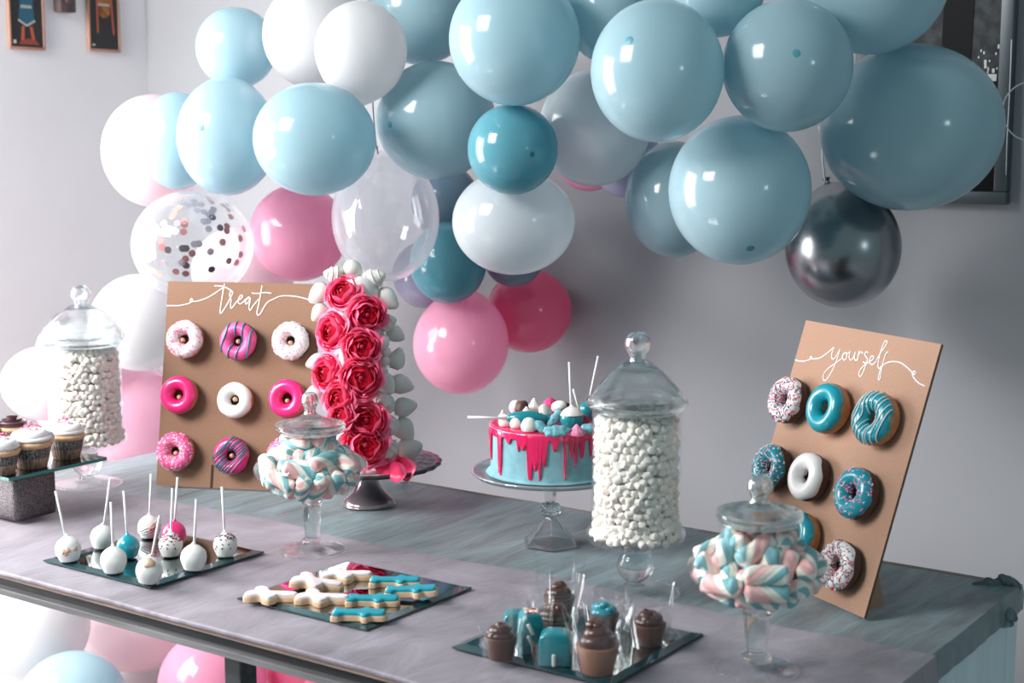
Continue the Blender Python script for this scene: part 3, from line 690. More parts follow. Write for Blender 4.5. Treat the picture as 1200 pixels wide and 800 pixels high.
doughnut(FRR, .155, .078, golden, ICE['teal'], 'plain teal doughnut mostly hidden behind the jar of twisted marshmallows', seed=17)
doughnut(FRR, .262, .060, cocoa, ICE['white'], 'white doughnut with red and navy sprinkles, bottom row of the yourself board', ('white', 'red', 'navy', 'teal', 'red'), 260, seed=18, dsize=.97)

# ------------------------------------------------------------------ glass jars
LG = solid_glass('lid_glass', .30); TG = thin_glass('jar_glass', (254, 255, 255), .02, .75, 5); SG = solid_glass('jar_glass_thick', .3)
def jar(label, base, body, stem, foot, lid, knob, name='apothecary_jar', group='glass sweet jars'):
    t = thing(name, label, 'jar', (base[0], base[1], TZ+.0025), group)
    sp = smooth_prof
    MB().add(*flip(lathe(body, 64))).build('bowl', TG, t)
    MB().add(*flip(lathe(stem, 48))).build('stem', SG, t)
    MB().add(*flip(lathe(foot, 64))).build('foot', TG, t)
    l = MB().add(*flip(lathe(lid, 64))).build('lid', LG, t)
    MB().add(*flip(lathe(knob, 40))).build('knob', SG, l)
    return t
sp = smooth_prof
BJ = (-1.121, 1.910); LJ = (-2.386, 1.902); CL = (-1.683, 1.800); CR = (-.821, 1.711)
def tall(label, base, k, dome):
    body = [(.0655*k, .2790), (.0665*k, .2788)]+sp([(.0670*k, .275), (.0672*k, .20), (.0672*k, .1134), (.0690*k, .105), (.0755*k, .0935), (.0700*k, .081), (.0583*k, .0750), (.0240, .0700), (0, .0690)], 4)
    inner = sp([(0, .0735), (.0235, .0745), (.0560*k, .0790), (.0670*k, .0850), (.0720*k, .0940), (.0660*k, .106), (.0645*k, .1150), (.0648*k, .20), (.0650*k, .2790)], 4)
    stem = sp([(.0001, .0692), (.0205, .0690), (.0215, .062), (.0262, .052), (.0286, .0402), (.0240, .027), (.0140, .0180), (.0135, .0150), (.016, .0115), (.0001, .011)], 4)
    foot = sp([(.0001, .0112), (.016, .0110), (.030, .0070), (.050, .0042), (.0630, .0032), (.0645, .0016), (.0630, .0), (.0001, .0)], 3)
    jar(label, base, body+list(reversed([(r, z) for r, z in inner])), stem, foot, dome, sp([(.0001, .353), (.0125, .3545), (.0112, .3600), (.0135, .366), (.0180, .374), (.0192, .3830), (.0165, .392), (.0100, .398), (.0001, .400)], 4))
dome1 = sp([(.0001, .3555), (.013, .3560), (.0225, .3530), (.0290, .3470), (.0400, .3380), (.0440, .3345), (.0560, .3210), (.0620, .3140), (.0700, .3040), (.0770, .2960), (.0768, .2910), (.0700, .2840), (.0640, .2800), (.0610, .2790), (.0600, .2830), (.0700, .2930), (.0600, .3090), (.0400, .3340), (.0200, .3480), (.0001, .3500)], 4)
tall('tall stemmed glass jar of mini marshmallows beside the blue drip cake', BJ, 1.0, dome1)
dome2 = sp([(.0001, .3605), (.014, .3610), (.0240, .3580), (.0350, .3520), (.0500, .3430), (.0640, .3310), (.0750, .3160), (.0815, .3000), (.0810, .2940), (.0760, .2850), (.0730, .2800), (.0690, .2830), (.0750, .2970), (.0660, .3200), (.0480, .3380), (.0250, .3530), (.0001, .3550)], 4)
dome2 = [(r, z) for r, z in dome2]
tall('tall stemmed glass jar of mini marshmallows behind the cupcakes', LJ, 1.09, dome2)
# the glass knob of that lid stands a little higher
def bowljar(label, base, s, neck, lidp, knobp, stemp, footr):
    body = sp([(neck, .1955*s), (neck, .1930*s), (neck*.99, .1740*s), (neck*1.12, .1690*s), (neck*1.46, .1630*s), (.0900*s, .1530*s), (.0953*s, .1420*s), (.0910*s, .1300*s), (.0783*s, .1170*s), (.0620*s, .1070*s), (.0450*s, .1000*s), (.0260*s, .0945*s), (.0001, .0925*s)], 5)
    inner = [(max(.0001, r-.0018), z+.0016) for r, z in reversed(body)]
    jar(label, base, body+inner, stemp, sp([(.0001, .0125), (.012, .0120), (.0180, .0080), (.035, .0045), (footr-.001, .0030), (footr, .0015), (footr-.001, 0), (.0001, 0)], 3), lidp, knobp, 'footed_candy_jar')
def lidprof(r0, z0, zt, s=1): return sp([(.0001, zt), (.0110, zt+.0005), (.0190*s, zt-.0040), (.0330*s, zt-.010), (.0470*s, zt-.0180), (r0*.97, z0+.008), (r0, z0+.002), (r0*.985, z0-.002), (r0*.90, z0-.0070), (r0*.87, z0-.0075), (r0*.87, z0-.003), (r0*.92, z0+.001), (.0420*s, zt-.0200), (.0200*s, zt-.0090), (.0001, zt-.0060)], 4)
def knobprof(zb, zt, r): h = zt-zb; return sp([(.0001, zb-.001), (r*.8, zb), (r*.68, zb+h*.14), (r*.75, zb+h*.28), (r*.98, zb+h*.48), (r, zb+h*.6), (r*.88, zb+h*.82), (r*.5, zb+h*.96), (.0001, zt)], 4)
stemL = sp([(.0001, .0930), (.0230, .0930), (.0210, .0885), (.0165, .0830), (.0150, .0720), (.0128, .0300), (.0124, .0220), (.0170, .0195), (.0190, .0160), (.0180, .0125), (.0001, .0120)], 4)
bowljar('footed glass jar of twisted marshmallows in front of the treat board', CL, 1.0, .0511, lidprof(.0585, .2085, .2320), knobprof(.2310, .2705, .0136), stemL, .0548)
stemR = sp([(.0001, .0860), (.0240, .0860), (.0225, .0800), (.0190, .0740), (.0170, .0600), (.0135, .0320), (.0124, .0235), (.0180, .0200), (.0195, .0160), (.0180, .0125), (.0001, .0120)], 4)
bowljar('footed glass jar of twisted marshmallows in front of the yourself board', CR, .965, .0505, lidprof(.0560, .2030, .2225), knobprof(.2215, .2580, .0166), stemR, .0525)

# ------------------------------------------------------------------ mini marshmallows
MM = latex('marshmallow_white', (255, 247, 238), .05, 0, .6, (.01, .05, 4))
mini_vf = lathe([(0, -.0066), (.0046, -.0066), (.0058, -.0058), (.0062, -.0042), (.0062, .0042), (.0058, .0058), (.0046, .0066), (0, .0066)], 12)
mini_me = None
def shell(R, z0, z1, a0, a1, dz=.0108, ds=.0122, jit=.0036):
    out = []; row = 0; z = z0
    while z < z1:
        n = int((a1-a0)*R/ds)
        for k in range(n):
            a = a0+(a1-a0)*(k+.5*(row % 2)+.25)/n
            rr = R+rnd.uniform(-.0050, .0012)
            out.append((rr*math.cos(a), rr*math.sin(a), z+rnd.uniform(-jit, jit)))
        z += dz; row += 1
    return out
def rrot():
    return Euler((rnd.uniform(0, 6.28), rnd.uniform(0, 6.28), rnd.uniform(0, 6.28))).to_matrix()
def heading(b): return math.atan2(-b[1], -b[0])            # towards where guests stand
hb = heading(BJ)
vis = shell(.0575, .110, .262, hb-1.50, hb+1.50) + shell(.0620, .0915, .103, hb-1.5, hb+1.5, .0105)
top = [(r*math.cos(a), r*math.sin(a), .2655+rnd.uniform(-.003, .003)) for r, n_ in ((.053, 18), (.037, 12), (.020, 6)) for a in [2*PI*k/n_+r*90 for k in range(n_)]]
cand = vis + top
rnd.shuffle(cand); keep, rest = cand[:300], cand[300:]
for i, p_ in enumerate(keep):
    if mini_me is None:
        o = MB().add(*mini_vf).build('mini_marshmallow', MM); mini_me = o.data
    else: o = bpy.data.objects.new('mini_marshmallow', mini_me); C.objects.link(o)
    o.location = (BJ[0]+p_[0], BJ[1]+p_[1], TZ+.0025+p_[2]); o.rotation_euler = rrot().to_euler()
    tag(o, 'white mini marshmallow in the tall jar beside the blue drip cake', 'marshmallow', 'mini marshmallows in the jar beside the cake')
def mini_mass(name, label, base, pts):
    mb = MB()
    for p_ in pts: mb.add(*xf(mini_vf, rrot(), p_))
    o = mb.build(name, MM, loc=(base[0], base[1], TZ+.0025)); tag(o, label, 'marshmallows', kind='stuff')
mini_mass('marshmallow_filling', 'white mini marshmallows deep inside the tall jar beside the cake', BJ,
          rest + shell(.0480, .095, .258, 0, 2*PI) + shell(.0575, .110, .262, hb+1.5, hb+4.78) + shell(.0620, .0915, .103, hb+1.5, hb+4.78) + [(r*math.cos(a), r*math.sin(a), .084) for r in (.02, .035, .05) for a in [k*.5 for k in range(12)]])
hl = heading(LJ)
mini_mass('marshmallow_filling', 'white mini marshmallows filling the tall jar behind the cupcakes', LJ,
          shell(.0635, .108, .264, 0, 2*PI, .0108, .0126) + shell(.0680, .0915, .103, 0, 2*PI, .0105) + shell(.0525, .095, .258, 0, 2*PI) + [(r*math.cos(a), r*math.sin(a), .2685) for r in (.058, .046, .032, .016) for a in [2*PI*k/int(r*500+1) for k in range(int(r*500+1))]])

# ------------------------------------------------------------------ twisted marshmallow ropes
RC = [pbr('rope_cream', (248, 238, 226), .7, sss=.2), pbr('rope_pink', (246, 190, 188), .7, sss=.2), pbr('rope_blue', (128, 182, 188), .7, sss=.2)]
def rope_mesh(L, r, seed):
    nz_, ns = 22, 36; vs = []; fs = []; mi = []
    order = [0, 2, 2, 0, 1, 1] if seed % 2 else [0, 2, 0, 1, 0, 2]; k = 2*PI/.085*(1 if seed % 3 else -1)
    for i in range(nz_+1):
        s = i/nz_; z = (s-.5)*L; e = min(1, (1-abs(2*s-1))*5+.0); rr = r*math.sqrt(max(0, 1-(1-e)**2)) if e < 1 else r
        for j in range(ns):
            a = 2*PI*j/ns; vs.append((max(rr, .0006)*(1+.10*abs(math.cos(2*a))-.06)*math.cos(a+k*z), max(rr, .0006)*(1+.10*abs(math.cos(2*a))-.06)*math.sin(a+k*z), z))
    for i in range(nz_):
        for j in range(ns):
            j2 = (j+1) % ns; fs.append((i*ns+j, i*ns+j2, (i+1)*ns+j2, (i+1)*ns+j)); mi.append(order[(j*6//ns) % 6])
    fs.append(tuple(reversed(range(ns)))); fs.append(tuple(nz_*ns+j for j in range(ns))); mi += [0, 0]
    return vs, fs, mi
def pack(N, s, neck, ztop, seed, half, rad):
    """settle ropes inside the bowl: three balls each, pushed apart and kept within the glass"""
    g = np.random.RandomState(seed)
    zs = np.array([.0925, .0945, .1000, .1070, .1170, .1300, .1420, .1530, .1630, .1690, .1740, .1960])*s
    rs = np.array([.001, .0260*s, .0450*s, .0620*s, .0783*s, .0910*s, .0953*s, .0900*s, neck*1.42, neck*1.08, neck*.99, neck*.99])
    c = np.stack([g.uniform(-.05, .05, N), g.uniform(-.05, .05, N), g.uniform(.12, ztop, N)], 1)
    u = g.normal(size=(N, 3)); u[:, 2] *= .45; u /= np.linalg.norm(u, axis=1)[:, None]
    offs = np.array([-1, -.5, 0, .5, 1.])*(half-rad*.8)
    for it in range(500):
        c[:, 2] -= .0004 if it < 400 else 0
        pts = c[:, None, :]+u[:, None, :]*offs[None, :, None]; Pt = pts.reshape(-1, 3).copy(); ids = np.repeat(np.arange(N), 5)
        d = Pt[:, None]-Pt[None]; dist = np.linalg.norm(d, axis=2)+1e-9
        pen = np.clip(2*rad*.93-dist, 0, None); pen[ids[:, None] == ids[None]] = 0
        Pt += (d/dist[..., None]*pen[..., None]).sum(1)*.22
        for _ in range(2):
            rho = np.hypot(Pt[:, 0], Pt[:, 1]); lim = np.maximum(.002, np.interp(Pt[:, 2], zs, rs)-rad-.0022)
            over = rho > lim; f_ = np.where(over, lim/np.maximum(rho, 1e-6), 1); Pt[:, 0] *= f_; Pt[:, 1] *= f_
            Pt[:, 2] = np.where(over & (Pt[:, 2] < .14*s), Pt[:, 2]+(rho-lim).clip(0)*.5, Pt[:, 2])
        Pt[:, 2] = np.clip(Pt[:, 2], (.0945+.004)*s+rad, ztop)
        pts = Pt.reshape(N, 5, 3); c = pts.mean(1); u = pts[:, 4]-pts[:, 0]; u /= np.linalg.norm(u, axis=1)[:, None]
    return c, u
def fill_ropes(base, s, neck, ztop, N, seed, label, group):
    half, rad = .0290, .0124
    meshes = []
    for k in range(6):
        vs, fs, mi = rope_mesh(half*2, rad, k); o = MB().add(vs, fs, mi).build('twisted_marshmallow', RC); meshes.append(o.data); bpy.data.objects.remove(o)
    c, u = pack(N, s, neck, ztop, seed, half, rad)
    h = Vector((-base[0], -base[1], .35)).normalized(); mb = MB(); n_in = 0
    for i in range(N):
        p_ = Vector(c[i]); q_ = rot_to(u[i]); front = p_.dot(h)
        hid = sum(1 for j in range(N) if j != i and Vector(c[j]).dot(h) > front+.012 and (Vector(c[j])-p_ - h*(Vector(c[j])-p_).dot(h)).length < .021)
        if hid >= 2:
            vs, fs, mi = rope_mesh(half*2, rad, i); mb.add(*xf((vs, fs), q_, p_), mi); n_in += 1; continue
        o = bpy.data.objects.new('twisted_marshmallow', meshes[i % 6]); C.objects.link(o)
        o.location = (base[0]+p_.x, base[1]+p_.y, TZ+.0025+p_.z); o.rotation_euler = (q_ @ Matrix.Rotation(rnd.uniform(0, 6.28), 3, 'Z')).to_euler()
        tag(o, label, 'marshmallow', group)
    if n_in: tag(mb.build('marshmallow_filling', RC, loc=(base[0], base[1], TZ+.0025)), label.replace('marshmallow rope', 'marshmallow ropes deep') , 'marshmallows', kind='stuff')
fill_ropes(CL, 1.0, .0511, .192, 58, 3, 'pastel twisted marshmallow rope in the footed jar by the treat board', 'twisted marshmallows by the treat board')
fill_ropes(CR, .965, .0505, .176, 46, 5, 'pastel twisted marshmallow rope in the footed jar by the yourself board', 'twisted marshmallows by the yourself board')
# ------------------------------------------------------------------ rose tower on a dark cake stand
ST = Vector((-1.824, 2.108, TZ+.0005)); PZ = .0830
t = thing('cake_stand', 'dark rimmed cake stand on a flared foot carrying the rose tower', 'cake stand', ST)
plate_m = pbr('stand_dark', (52, 46, 48), .25, coat=.4); scal = lambda a, z: 1+.012*math.cos(a*26)
MB().add(*flip(lathe([(.0001, PZ-.002), (.120, PZ-.002), (.137, PZ+.001), (.1395, PZ-.003), (.134, PZ-.0075), (.10, PZ-.010), (.0001, PZ-.011)], 104, scal))).build('plate_rim', plate_m, t)
MB().add(*flip(lathe([(.0001, PZ-.0008), (.134, PZ-.0008), (.1335, PZ-.0030)], 64))).build('paper_doily', pbr('doily', (214, 208, 212), .8, rgb2=(178, 130, 140), nscale=70), t)
MB().add(*flip(lathe(sp([(.0001, .072), (.019, .0718), (.0180, .062), (.0195, .0497), (.024, .036), (.0320, .0230), (.0440, .0120), (.0487, .0060), (.0490, .0020), (.0475, 0), (.0001, 0)], 4), 48))).build('flared_foot', pbr('stand_foot', (176, 160, 166), .10, coat=.8, metal=.55), t)
# core the fruit is pinned to
AX = Vector((-1.8388, 2.1061, 0.7982)); ax = Vector((AX.x, AX.y, 0))
core = MB().add(*flip(lathe(sp([(.0001, 0), (.060, 0), (.058, .04), (.050, .18), (.040, .30), (.028, .345), (.0001, .352)], 5), 32))).build('sweet_tower', pbr('white_choc', (226, 222, 218), .5, sss=.1, bump=.2, bscale=60), loc=(ax.x, ax.y, TZ+PZ))
tag(core, 'tall white chocolate cone under the roses and dipped strawberries', 'cake')
ROSE_OUT = latex('petal_pink', (246, 62, 116), .3, 0, .4, (.03, .2, 4)); ROSE_RIM = latex('petal_light', (252, 116, 156), .3, 0, .4, (.03, .2, 4)); ROSE_IN = latex('petal_deep', (214, 40, 74), .3, 0, .45, (.02, .15, 4))
def petal(w, h, curl, cup, seed):
    rs = random.Random(seed); nu, nv = 10, 8; vs = []
    for j in range(nv+1):
        v = j/nv
        for i in range(nu+1):
            u = 2*i/nu-1; ww = w*(math.sin(PI*(.12+.62*v))**.8); x = u*ww
            z = h*v*(1-.10*u*u) + .0; y = cup*(u*u)*(.6+.4*v) - curl*max(0, v-.6)**2*6*(1+.3*math.sin(3*u+seed)) + .0012*math.sin(5*u+seed*1.7)*v
            vs.append((x, -y, z))
    fs = [(j*(nu+1)+i, j*(nu+1)+i+1, (j+1)*(nu+1)+i+1, (j+1)*(nu+1)+i) for j in range(nv) for i in range(nu)]
    mi = [1 if j >= nv-1 else 0 for j in range(nv) for i in range(nu)]
    return vs, fs, mi
def rose(name, label, pos, r, axis, seed):
    rs = random.Random(seed); Q = rot_to(axis) @ Matrix.Rotation(rs.uniform(0, 6.28), 3, 'Z')
    outer = MB(); inner = MB(); nu, nv = 12, 10
    for li, (cnt, R_, al, half) in enumerate([(5, 1.0, 70, 54), (5, .86, 54, 52), (4, .70, 42, 60), (4, .54, 34, 60), (3, .39, 26, 78), (3, .24, 18, 80)]):
        for k in range(cnt):
            az0 = 2*PI*k/cnt+li*.8+rs.uniform(-.15, .15); da = rs.uniform(-5, 5); vs = []; w_ = rs.uniform(0, 6)
            for j in range(nv+1):
                v = j/nv
                for i in range(nu+1):
                    u = 2*i/nu-1; end = math.radians(al+da+16*u*u+3*math.sin(4*u+w_)); pol = .86*PI+(end-.86*PI)*v
                    az = az0+math.radians(half)*u*(.55+.45*math.sin(PI*min(1, v*.62)))
                    fl = max(0, v-.72)/.28; rad = R_*(1+.09*u)+R_*(.20 if li < 3 else .10)*fl*fl*(1+.35*math.sin(5*u+w_))
                    vs.append(tuple(Q @ (Vector((rad*math.sin(pol)*math.cos(az), rad*math.sin(pol)*math.sin(az), rad*math.cos(pol)*.80-(.30*fl*fl*R_ if li < 2 else 0)))*r)))
            fs = [(j*(nu+1)+i, j*(nu+1)+i+1, (j+1)*(nu+1)+i+1, (j+1)*(nu+1)+i) for j in range(nv) for i in range(nu)]
            if li < 3: outer.add(vs, fs, [1 if j >= nv-2 else 0 for j in range(nv) for i in range(nu)])
            else: inner.add(vs, fs)
    inner.add(*xf(ell((0, 0, r*.02), (r*.20, r*.20, r*.30), 12, 8), Q))
    o = outer.build(name, [ROSE_OUT, ROSE_RIM], loc=pos); tag(o, label, 'rose', 'roses on the tower')
    inner.build('rose_heart', ROSE_IN, o); return o
for k, (pos, r, face, lab) in enumerate([
    ((-1.8416, 2.0640, 1.1567), 0.0324, (-0.35, 0.5, 1), 'hot pink rose at the very top of the tower, touching the top meringue'),
    ((-1.7905, 2.0712, 1.1166), 0.0338, (0.25, 0.0, 1), 'deep pink rose second from the top, on the shaded side of the tower'),
    ((-1.8447, 2.0354, 1.0864), 0.0354, (-0.7, 0.1, 1), 'hot pink rose second down the lit side of the tower'),
    ((-1.7818, 2.0458, 1.0601), 0.0335, (0.1, 0.2, 1), 'deep pink rose halfway up the front, below the second rose'),
    ((-1.8438, 2.0164, 1.0126), 0.0322, (-0.7, 0.1, 1), 'pale edged pink rose third down the lit side of the tower'),
    ((-1.7736, 2.0328, 1.0059), 0.0365, (0.1, 0.1, 1), 'big open rose with whorled red heart in the middle of the tower'),
    ((-1.8037, 2.0055, 0.9690), 0.0304, (-0.4, 0.2, 1), 'pink rose just above the glass jar knob, lit side'),
    ((-1.7880, 1.9920, 0.9396), 0.0257, (-0.4, 0.4, 1), 'pink rose partly behind the jar lid low on the tower'),
    ((-1.7599, 2.0296, 0.9275), 0.0380, (0.1, 0.35, 1), 'wide flattened red pink rose second from the bottom of the tower'),
    ((-1.7527, 2.0180, 0.8861), 0.0394, (0.15, 0.15, 1), 'large dark red rose at the foot of the tower')]):
    rose('rose', lab, pos, r, cam_vec(face), 40+k)
def fallen(label, pos, r, axis, seed):
    vs, fs, mi = petal(r*.8, r*1.3, r*.3, r*.3, seed); Q = rot_to(axis)
    top = [tuple(Q @ Vector(v)) for v in vs]; bot = [tuple(Q @ (Vector(v)+Vector((0, .0008, 0)))) for v in vs]
    mb = MB().add(top, fs, mi).add(bot, [tuple(reversed(f)) for f in fs], mi); o = mb.build('rose_petal', [ROSE_OUT, ROSE_RIM], loc=pos); tag(o, label, 'petal', 'fallen petals on the dark stand')
for k, (pos, r_, lab, a_) in enumerate([
    ((-1.7431, 2.0368, 0.8365), 0.026, 'light pink loose petal at the front of the dark stand', (0.5, 0.3, 0.35)),
    ((-1.7092, 2.0349, 0.8365), 0.023, 'small pink loose petal overlapping its neighbour on the dark stand', (1, 0.2, 0.3)),
    ((-1.7238, 2.0767, 0.8365), 0.03, 'big red loose petal lying towards the bare rim of the stand', (1, -0.2, 0.25)),
    ((-1.7713, 2.0969, 0.8365), 0.026, 'dark red loose petal right under the lowest rose', (0.6, 0.6, 0.3))]):
    fallen(lab, pos, r_, a_, k+440)

DIP = pbr('dipped_white', (222, 218, 212), .5, sss=.12, bump=.12, bscale=90); HULL = pbr('strawberry_hull', (60, 62, 40), .7)
def strawberry(label, pos, r, axis, kind, seed):
    rs = random.Random(seed); Q = rot_to(axis)
    prof = sp([(0, -1.0), (.55, -.92), (.92, -.55), (1.0, -.1), (.82, .45), (.50, .95), (.22, 1.25), (0, 1.33)], 4) if kind != 'ball' else [(math.sin(PI*i/14) if 0 < i < 14 else 0, -math.cos(PI*i/14)) for i in range(15)]
    vs, fs = flip(lathe([(a*r, b*r) for a, b in prof], 24, lambda a, z: 1+.03*math.sin(3*a+seed)))
    mb = MB().add([tuple(Q @ Vector(v)) for v in vs], fs)
    nm = 'meringue_ball' if kind == 'ball' else 'dipped_strawberry'
    o = mb.build(nm, DIP, loc=pos); tag(o, label, 'meringue' if kind == 'ball' else 'strawberry', 'white sweets pinned to the rose tower')
    if kind == 'swirl':                                          # piped ridges of chocolate
        m2 = MB(); pts = []
        for i in range(70):
            s = i/69; b = -.7+1.7*s; rr = float(np.interp(b, [p_[1] for p_ in prof], [p_[0] for p_ in prof]))*r*1.01; a = s*6*PI
            pts.append(Q @ Vector((rr*math.cos(a), rr*math.sin(a), b*r)))
        m2.add(*tube(pts, r*.085, 6)); m2.build('piped_line', DIP, o)
    if kind != 'ball':
        m3 = MB()
        for k in range(6):
            a = k*PI/3; vs = [Vector((0, 0, -1.0)), Vector((.45*math.cos(a-.3), .45*math.sin(a-.3), -1.04)), Vector((.85*math.cos(a), .85*math.sin(a), -1.0)), Vector((.45*math.cos(a+.3), .45*math.sin(a+.3), -1.04))]
            m3.add([tuple(Q @ (v*r)) for v in vs], [(0, 1, 2, 3)])
        m3.build('hull', HULL, o)
for k, (pos, r, face, kind, lab) in enumerate([
    ((-1.8506, 2.1012, 1.1963), 0.0175, (0, 0, 1), 'ball', 'smooth white ball crowning the rose tower'),
    ((-1.8737, 2.0769, 1.1857), 0.0159, (-1, 0.2, 0.3), 'swirl', 'white swirled piece beside the crowning ball, lit side'),
    ((-1.8179, 2.1212, 1.1774), 0.0199, (1, 0.35, 0.3), 'swirl', 'ridged white dipped strawberry beside the crowning ball, shaded side'),
    ((-1.8007, 2.1396, 1.1400), 0.0208, (0.8, -0.6, 0.2), 'plain', 'plump white dipped strawberry just below the topmost ridged one'),
    ((-1.9033, 2.0686, 1.1495), 0.0192, (-0.7, -0.6, 0.2), 'plain', 'white dipped strawberry at the top of the lit edge overlapping the board'),
    ((-1.8972, 2.0611, 1.1152), 0.0160, (-0.6, -0.7, 0.2), 'plain', 'white dipped strawberry behind the second lit rose'),
    ((-1.7908, 2.1271, 1.0969), 0.0159, (0.8, 0.3, 0.3), 'swirl', 'ridged white strawberry tucked beside the second shaded rose'),
    ((-1.7953, 2.1570, 1.0725), 0.0161, (0.9, -0.5, 0.2), 'plain', 'white dipped strawberry sticking out third down the shaded edge'),
    ((-1.7797, 2.0986, 1.0639), 0.0158, (0.4, -0.2, 0.9), 'ball', 'round white ball beside the halfway rose'),
    ((-1.7921, 2.1574, 1.0239), 0.0177, (0.3, 0.9, 0.1), 'plain', 'flat bottomed white strawberry fourth down the outer shaded edge'),
    ((-1.7752, 2.1051, 1.0460), 0.0095, (0.5, 0, 1), 'ball', 'small white ball above the speckled one'),
    ((-1.7738, 2.1007, 1.0290), 0.0095, (0.5, 0, 1), 'ball', 'small speckled white ball wedged between strawberries'),
    ((-1.7731, 2.0948, 1.0122), 0.0095, (0.5, 0, 1), 'ball', 'small white ball below the speckled one'),
    ((-1.7719, 2.0978, 0.9880), 0.0190, (0.6, -0.75, 0.3), 'plain', 'white dipped strawberry beside the whorled rose, inner column'),
    ((-1.7788, 2.1531, 0.9783), 0.0193, (0.95, -0.3, 0.2), 'plain', 'pointed white dipped strawberry fifth down the outer shaded edge'),
    ((-1.7652, 2.0843, 0.9521), 0.0205, (0.1, 0.3, 0.9), 'swirl', 'ridged white strawberry facing forward in the inner column'),
    ((-1.7702, 2.1521, 0.9352), 0.0193, (0.95, 0.2, 0.2), 'plain', 'pointed white dipped strawberry sixth down the outer shaded edge'),
    ((-1.7556, 2.0868, 0.9111), 0.0189, (0.2, -0.2, 0.9), 'swirl', 'ridged white strawberry in the inner column by the flattened rose'),
    ((-1.7652, 2.1428, 0.8947), 0.0209, (0.6, -0.75, 0.3), 'plain', 'big white dipped strawberry second from the bottom of the outer edge'),
    ((-1.7513, 2.1406, 0.8591), 0.0217, (0.9, 0.3, 0.3), 'plain', 'big white dipped strawberry resting low by the bare rim'),
    ((-1.7414, 2.0692, 0.8708), 0.0188, (-0.2, -0.6, 0.8), 'swirl', 'white folded piece right beside the lowest red rose'),
    ((-1.8987, 2.0510, 1.0228), 0.0160, (-0.9, -0.3, 0.2), 'plain', 'white strawberry halfway down the lit edge beside a sprinkled doughnut'),
    ((-1.8898, 2.0353, 0.9642), 0.0175, (-0.9, -0.4, 0.2), 'plain', 'white strawberry low on the lit edge beside the jar knob')]):
    strawberry(lab, pos, r, cam_vec(face), kind, k)
o = MB().add(*ell((0, 0, .003), (.012, .008, .004), 16, 8)).build('meringue_button', DIP, loc=(-1.8750, 2.2745, 0.7515)); tag(o, 'single flat white sweet lying on the cloth behind the stand foot', 'meringue')

# ------------------------------------------------------------------ blue drip cake on a glass pedestal
CS = Vector((-1.384, 2.071, TZ+.0005)); PZ2 = .1255; CRd = .102; CH = .083
t = thing('glass_cake_stand', 'glass pedestal cake stand with six-sided foot under the blue drip cake', 'cake stand', CS)
pl = [(.0001, PZ2)]+[(.012*k, PZ2-.0006*(k % 2)) for k in range(1, 11)]+[(.130, PZ2+.0035), (.1352, PZ2+.0045), (.1350, PZ2+.0015), (.128, PZ2-.004), (.09, PZ2-.0055), (.0001, PZ2-.006)]
MB().add(*flip(lathe(pl, 96, lambda a, z: 1+.004*math.cos(a*60)))).build('plate', thin_glass('pressed_glass', (216, 228, 232), .12, .8, 2.0, .12, .22), t)
hexm = lambda a, z: 1/max(.866, math.cos(((a % (PI/3))-PI/6)))*.95
MB().add(*flip(lathe([(.0001, PZ2-.006), (.0175, PZ2-.0062), (.0165, PZ2-.010), (.0095, .0745), (.0085, .0725), (.0001, .0722)], 6))).build('stem', SG, t, smooth=False)
mb = MB().add(*ell((0, 0, .0600), (.0150, .0150, .0125), 14, 10))
for k in range(9):
    for zz, q_ in ((.0655, .0125), (.0545, .0125)):
        a = 2*PI*k/9+(zz > .06)*.35; mb.add(*ell((q_*math.cos(a), q_*math.sin(a), zz), .0050, 10, 7))
mb.build('beaded_knop', SG, t)
a0 = 0.12
MB().add(*flip(xf(lathe([(.0001, .0475), (.0100, .0470), (.0110, .0450), (.0500, .0020), (.0500, 0), (.0465, 0), (.0080, .0440), (.0001, .0445)], 6), Matrix.Rotation(a0, 3, 'Z')))).build('hexagonal_foot', solid_glass('foot_glass', .35), t, smooth=False)

CK = CS + Vector((0, 0, PZ2+.0008))
blue_ic = pbr('cake_blue', (126, 176, 186), .6, noise=.10, nscale=40, bump=.3, bscale=90)
crumb = lambda a, z: 1+.006*math.sin(17*a+40*z)*(z < .012)+.003*math.sin(41*a)*(z < .01)
cake = MB().add(*flip(lathe(sp([(.0001, 0), (.1020, 0), (.1030, .003), (.1022, .010), (.1012, .03), (.1012, .065), (.1005, .078), (.096, CH), (.0001, CH)], 3), 96, crumb))).build('drip_cake', blue_ic, loc=CK)
tag(cake, 'round blue buttercream cake with hot pink drips on the glass pedestal', 'cake')
DR = [(577, 540, 3.2), (588, 562, 4.2), (598, 516, 5), (609, 524, 2), (614, 522, 6), (622, 567, 4.2), (628, 545, 5), (633, 569, 2.2), (638, 540, 4), (650, 522, 5), (661, 569, 1.8), (668, 531, 3), (673, 541, 2.2), (680, 531, 4), (690, 530, 3), (700, 548, 3), (712, 560, 3)]
rv = Vector((CK.x, CK.y, 0)); vdir = -Vector((CK.x, CK.y, 0)).normalized(); adir = math.atan2(vdir.y, vdir.x)
def drip_len(a):
    d = .010+.003*math.sin(5*a)+.0025*math.sin(9*a+1)
    for px_, yy, w in DR:
        s = max(-.999, min(.999, (px_-645)/70)); th = adir+math.asin(s); depth_ = (yy-498-5*math.sqrt(1-s*s))/685
        da = (a-th+PI) % (2*PI)-PI; ww = w/700/ .102*.85; q_ = abs(da)/ww
        if q_ < 2.2: d = max(d, depth_*max(0, 1-q_**3.0*.6) if q_ < 1.18 else 0, (.012+.4*max(0, depth_-.012)*max(0, 1-q_/2.2)**3) if q_ < 2.2 else 0)
    rest = abs((a-adir+PI) % (2*PI)-PI)
    if rest > 1.5: d = max(d, .012+.022*max(0, math.sin(a*9))**6)
    return min(d, CH-.004)
vs = []; fs = []; na, nr = 720, 14
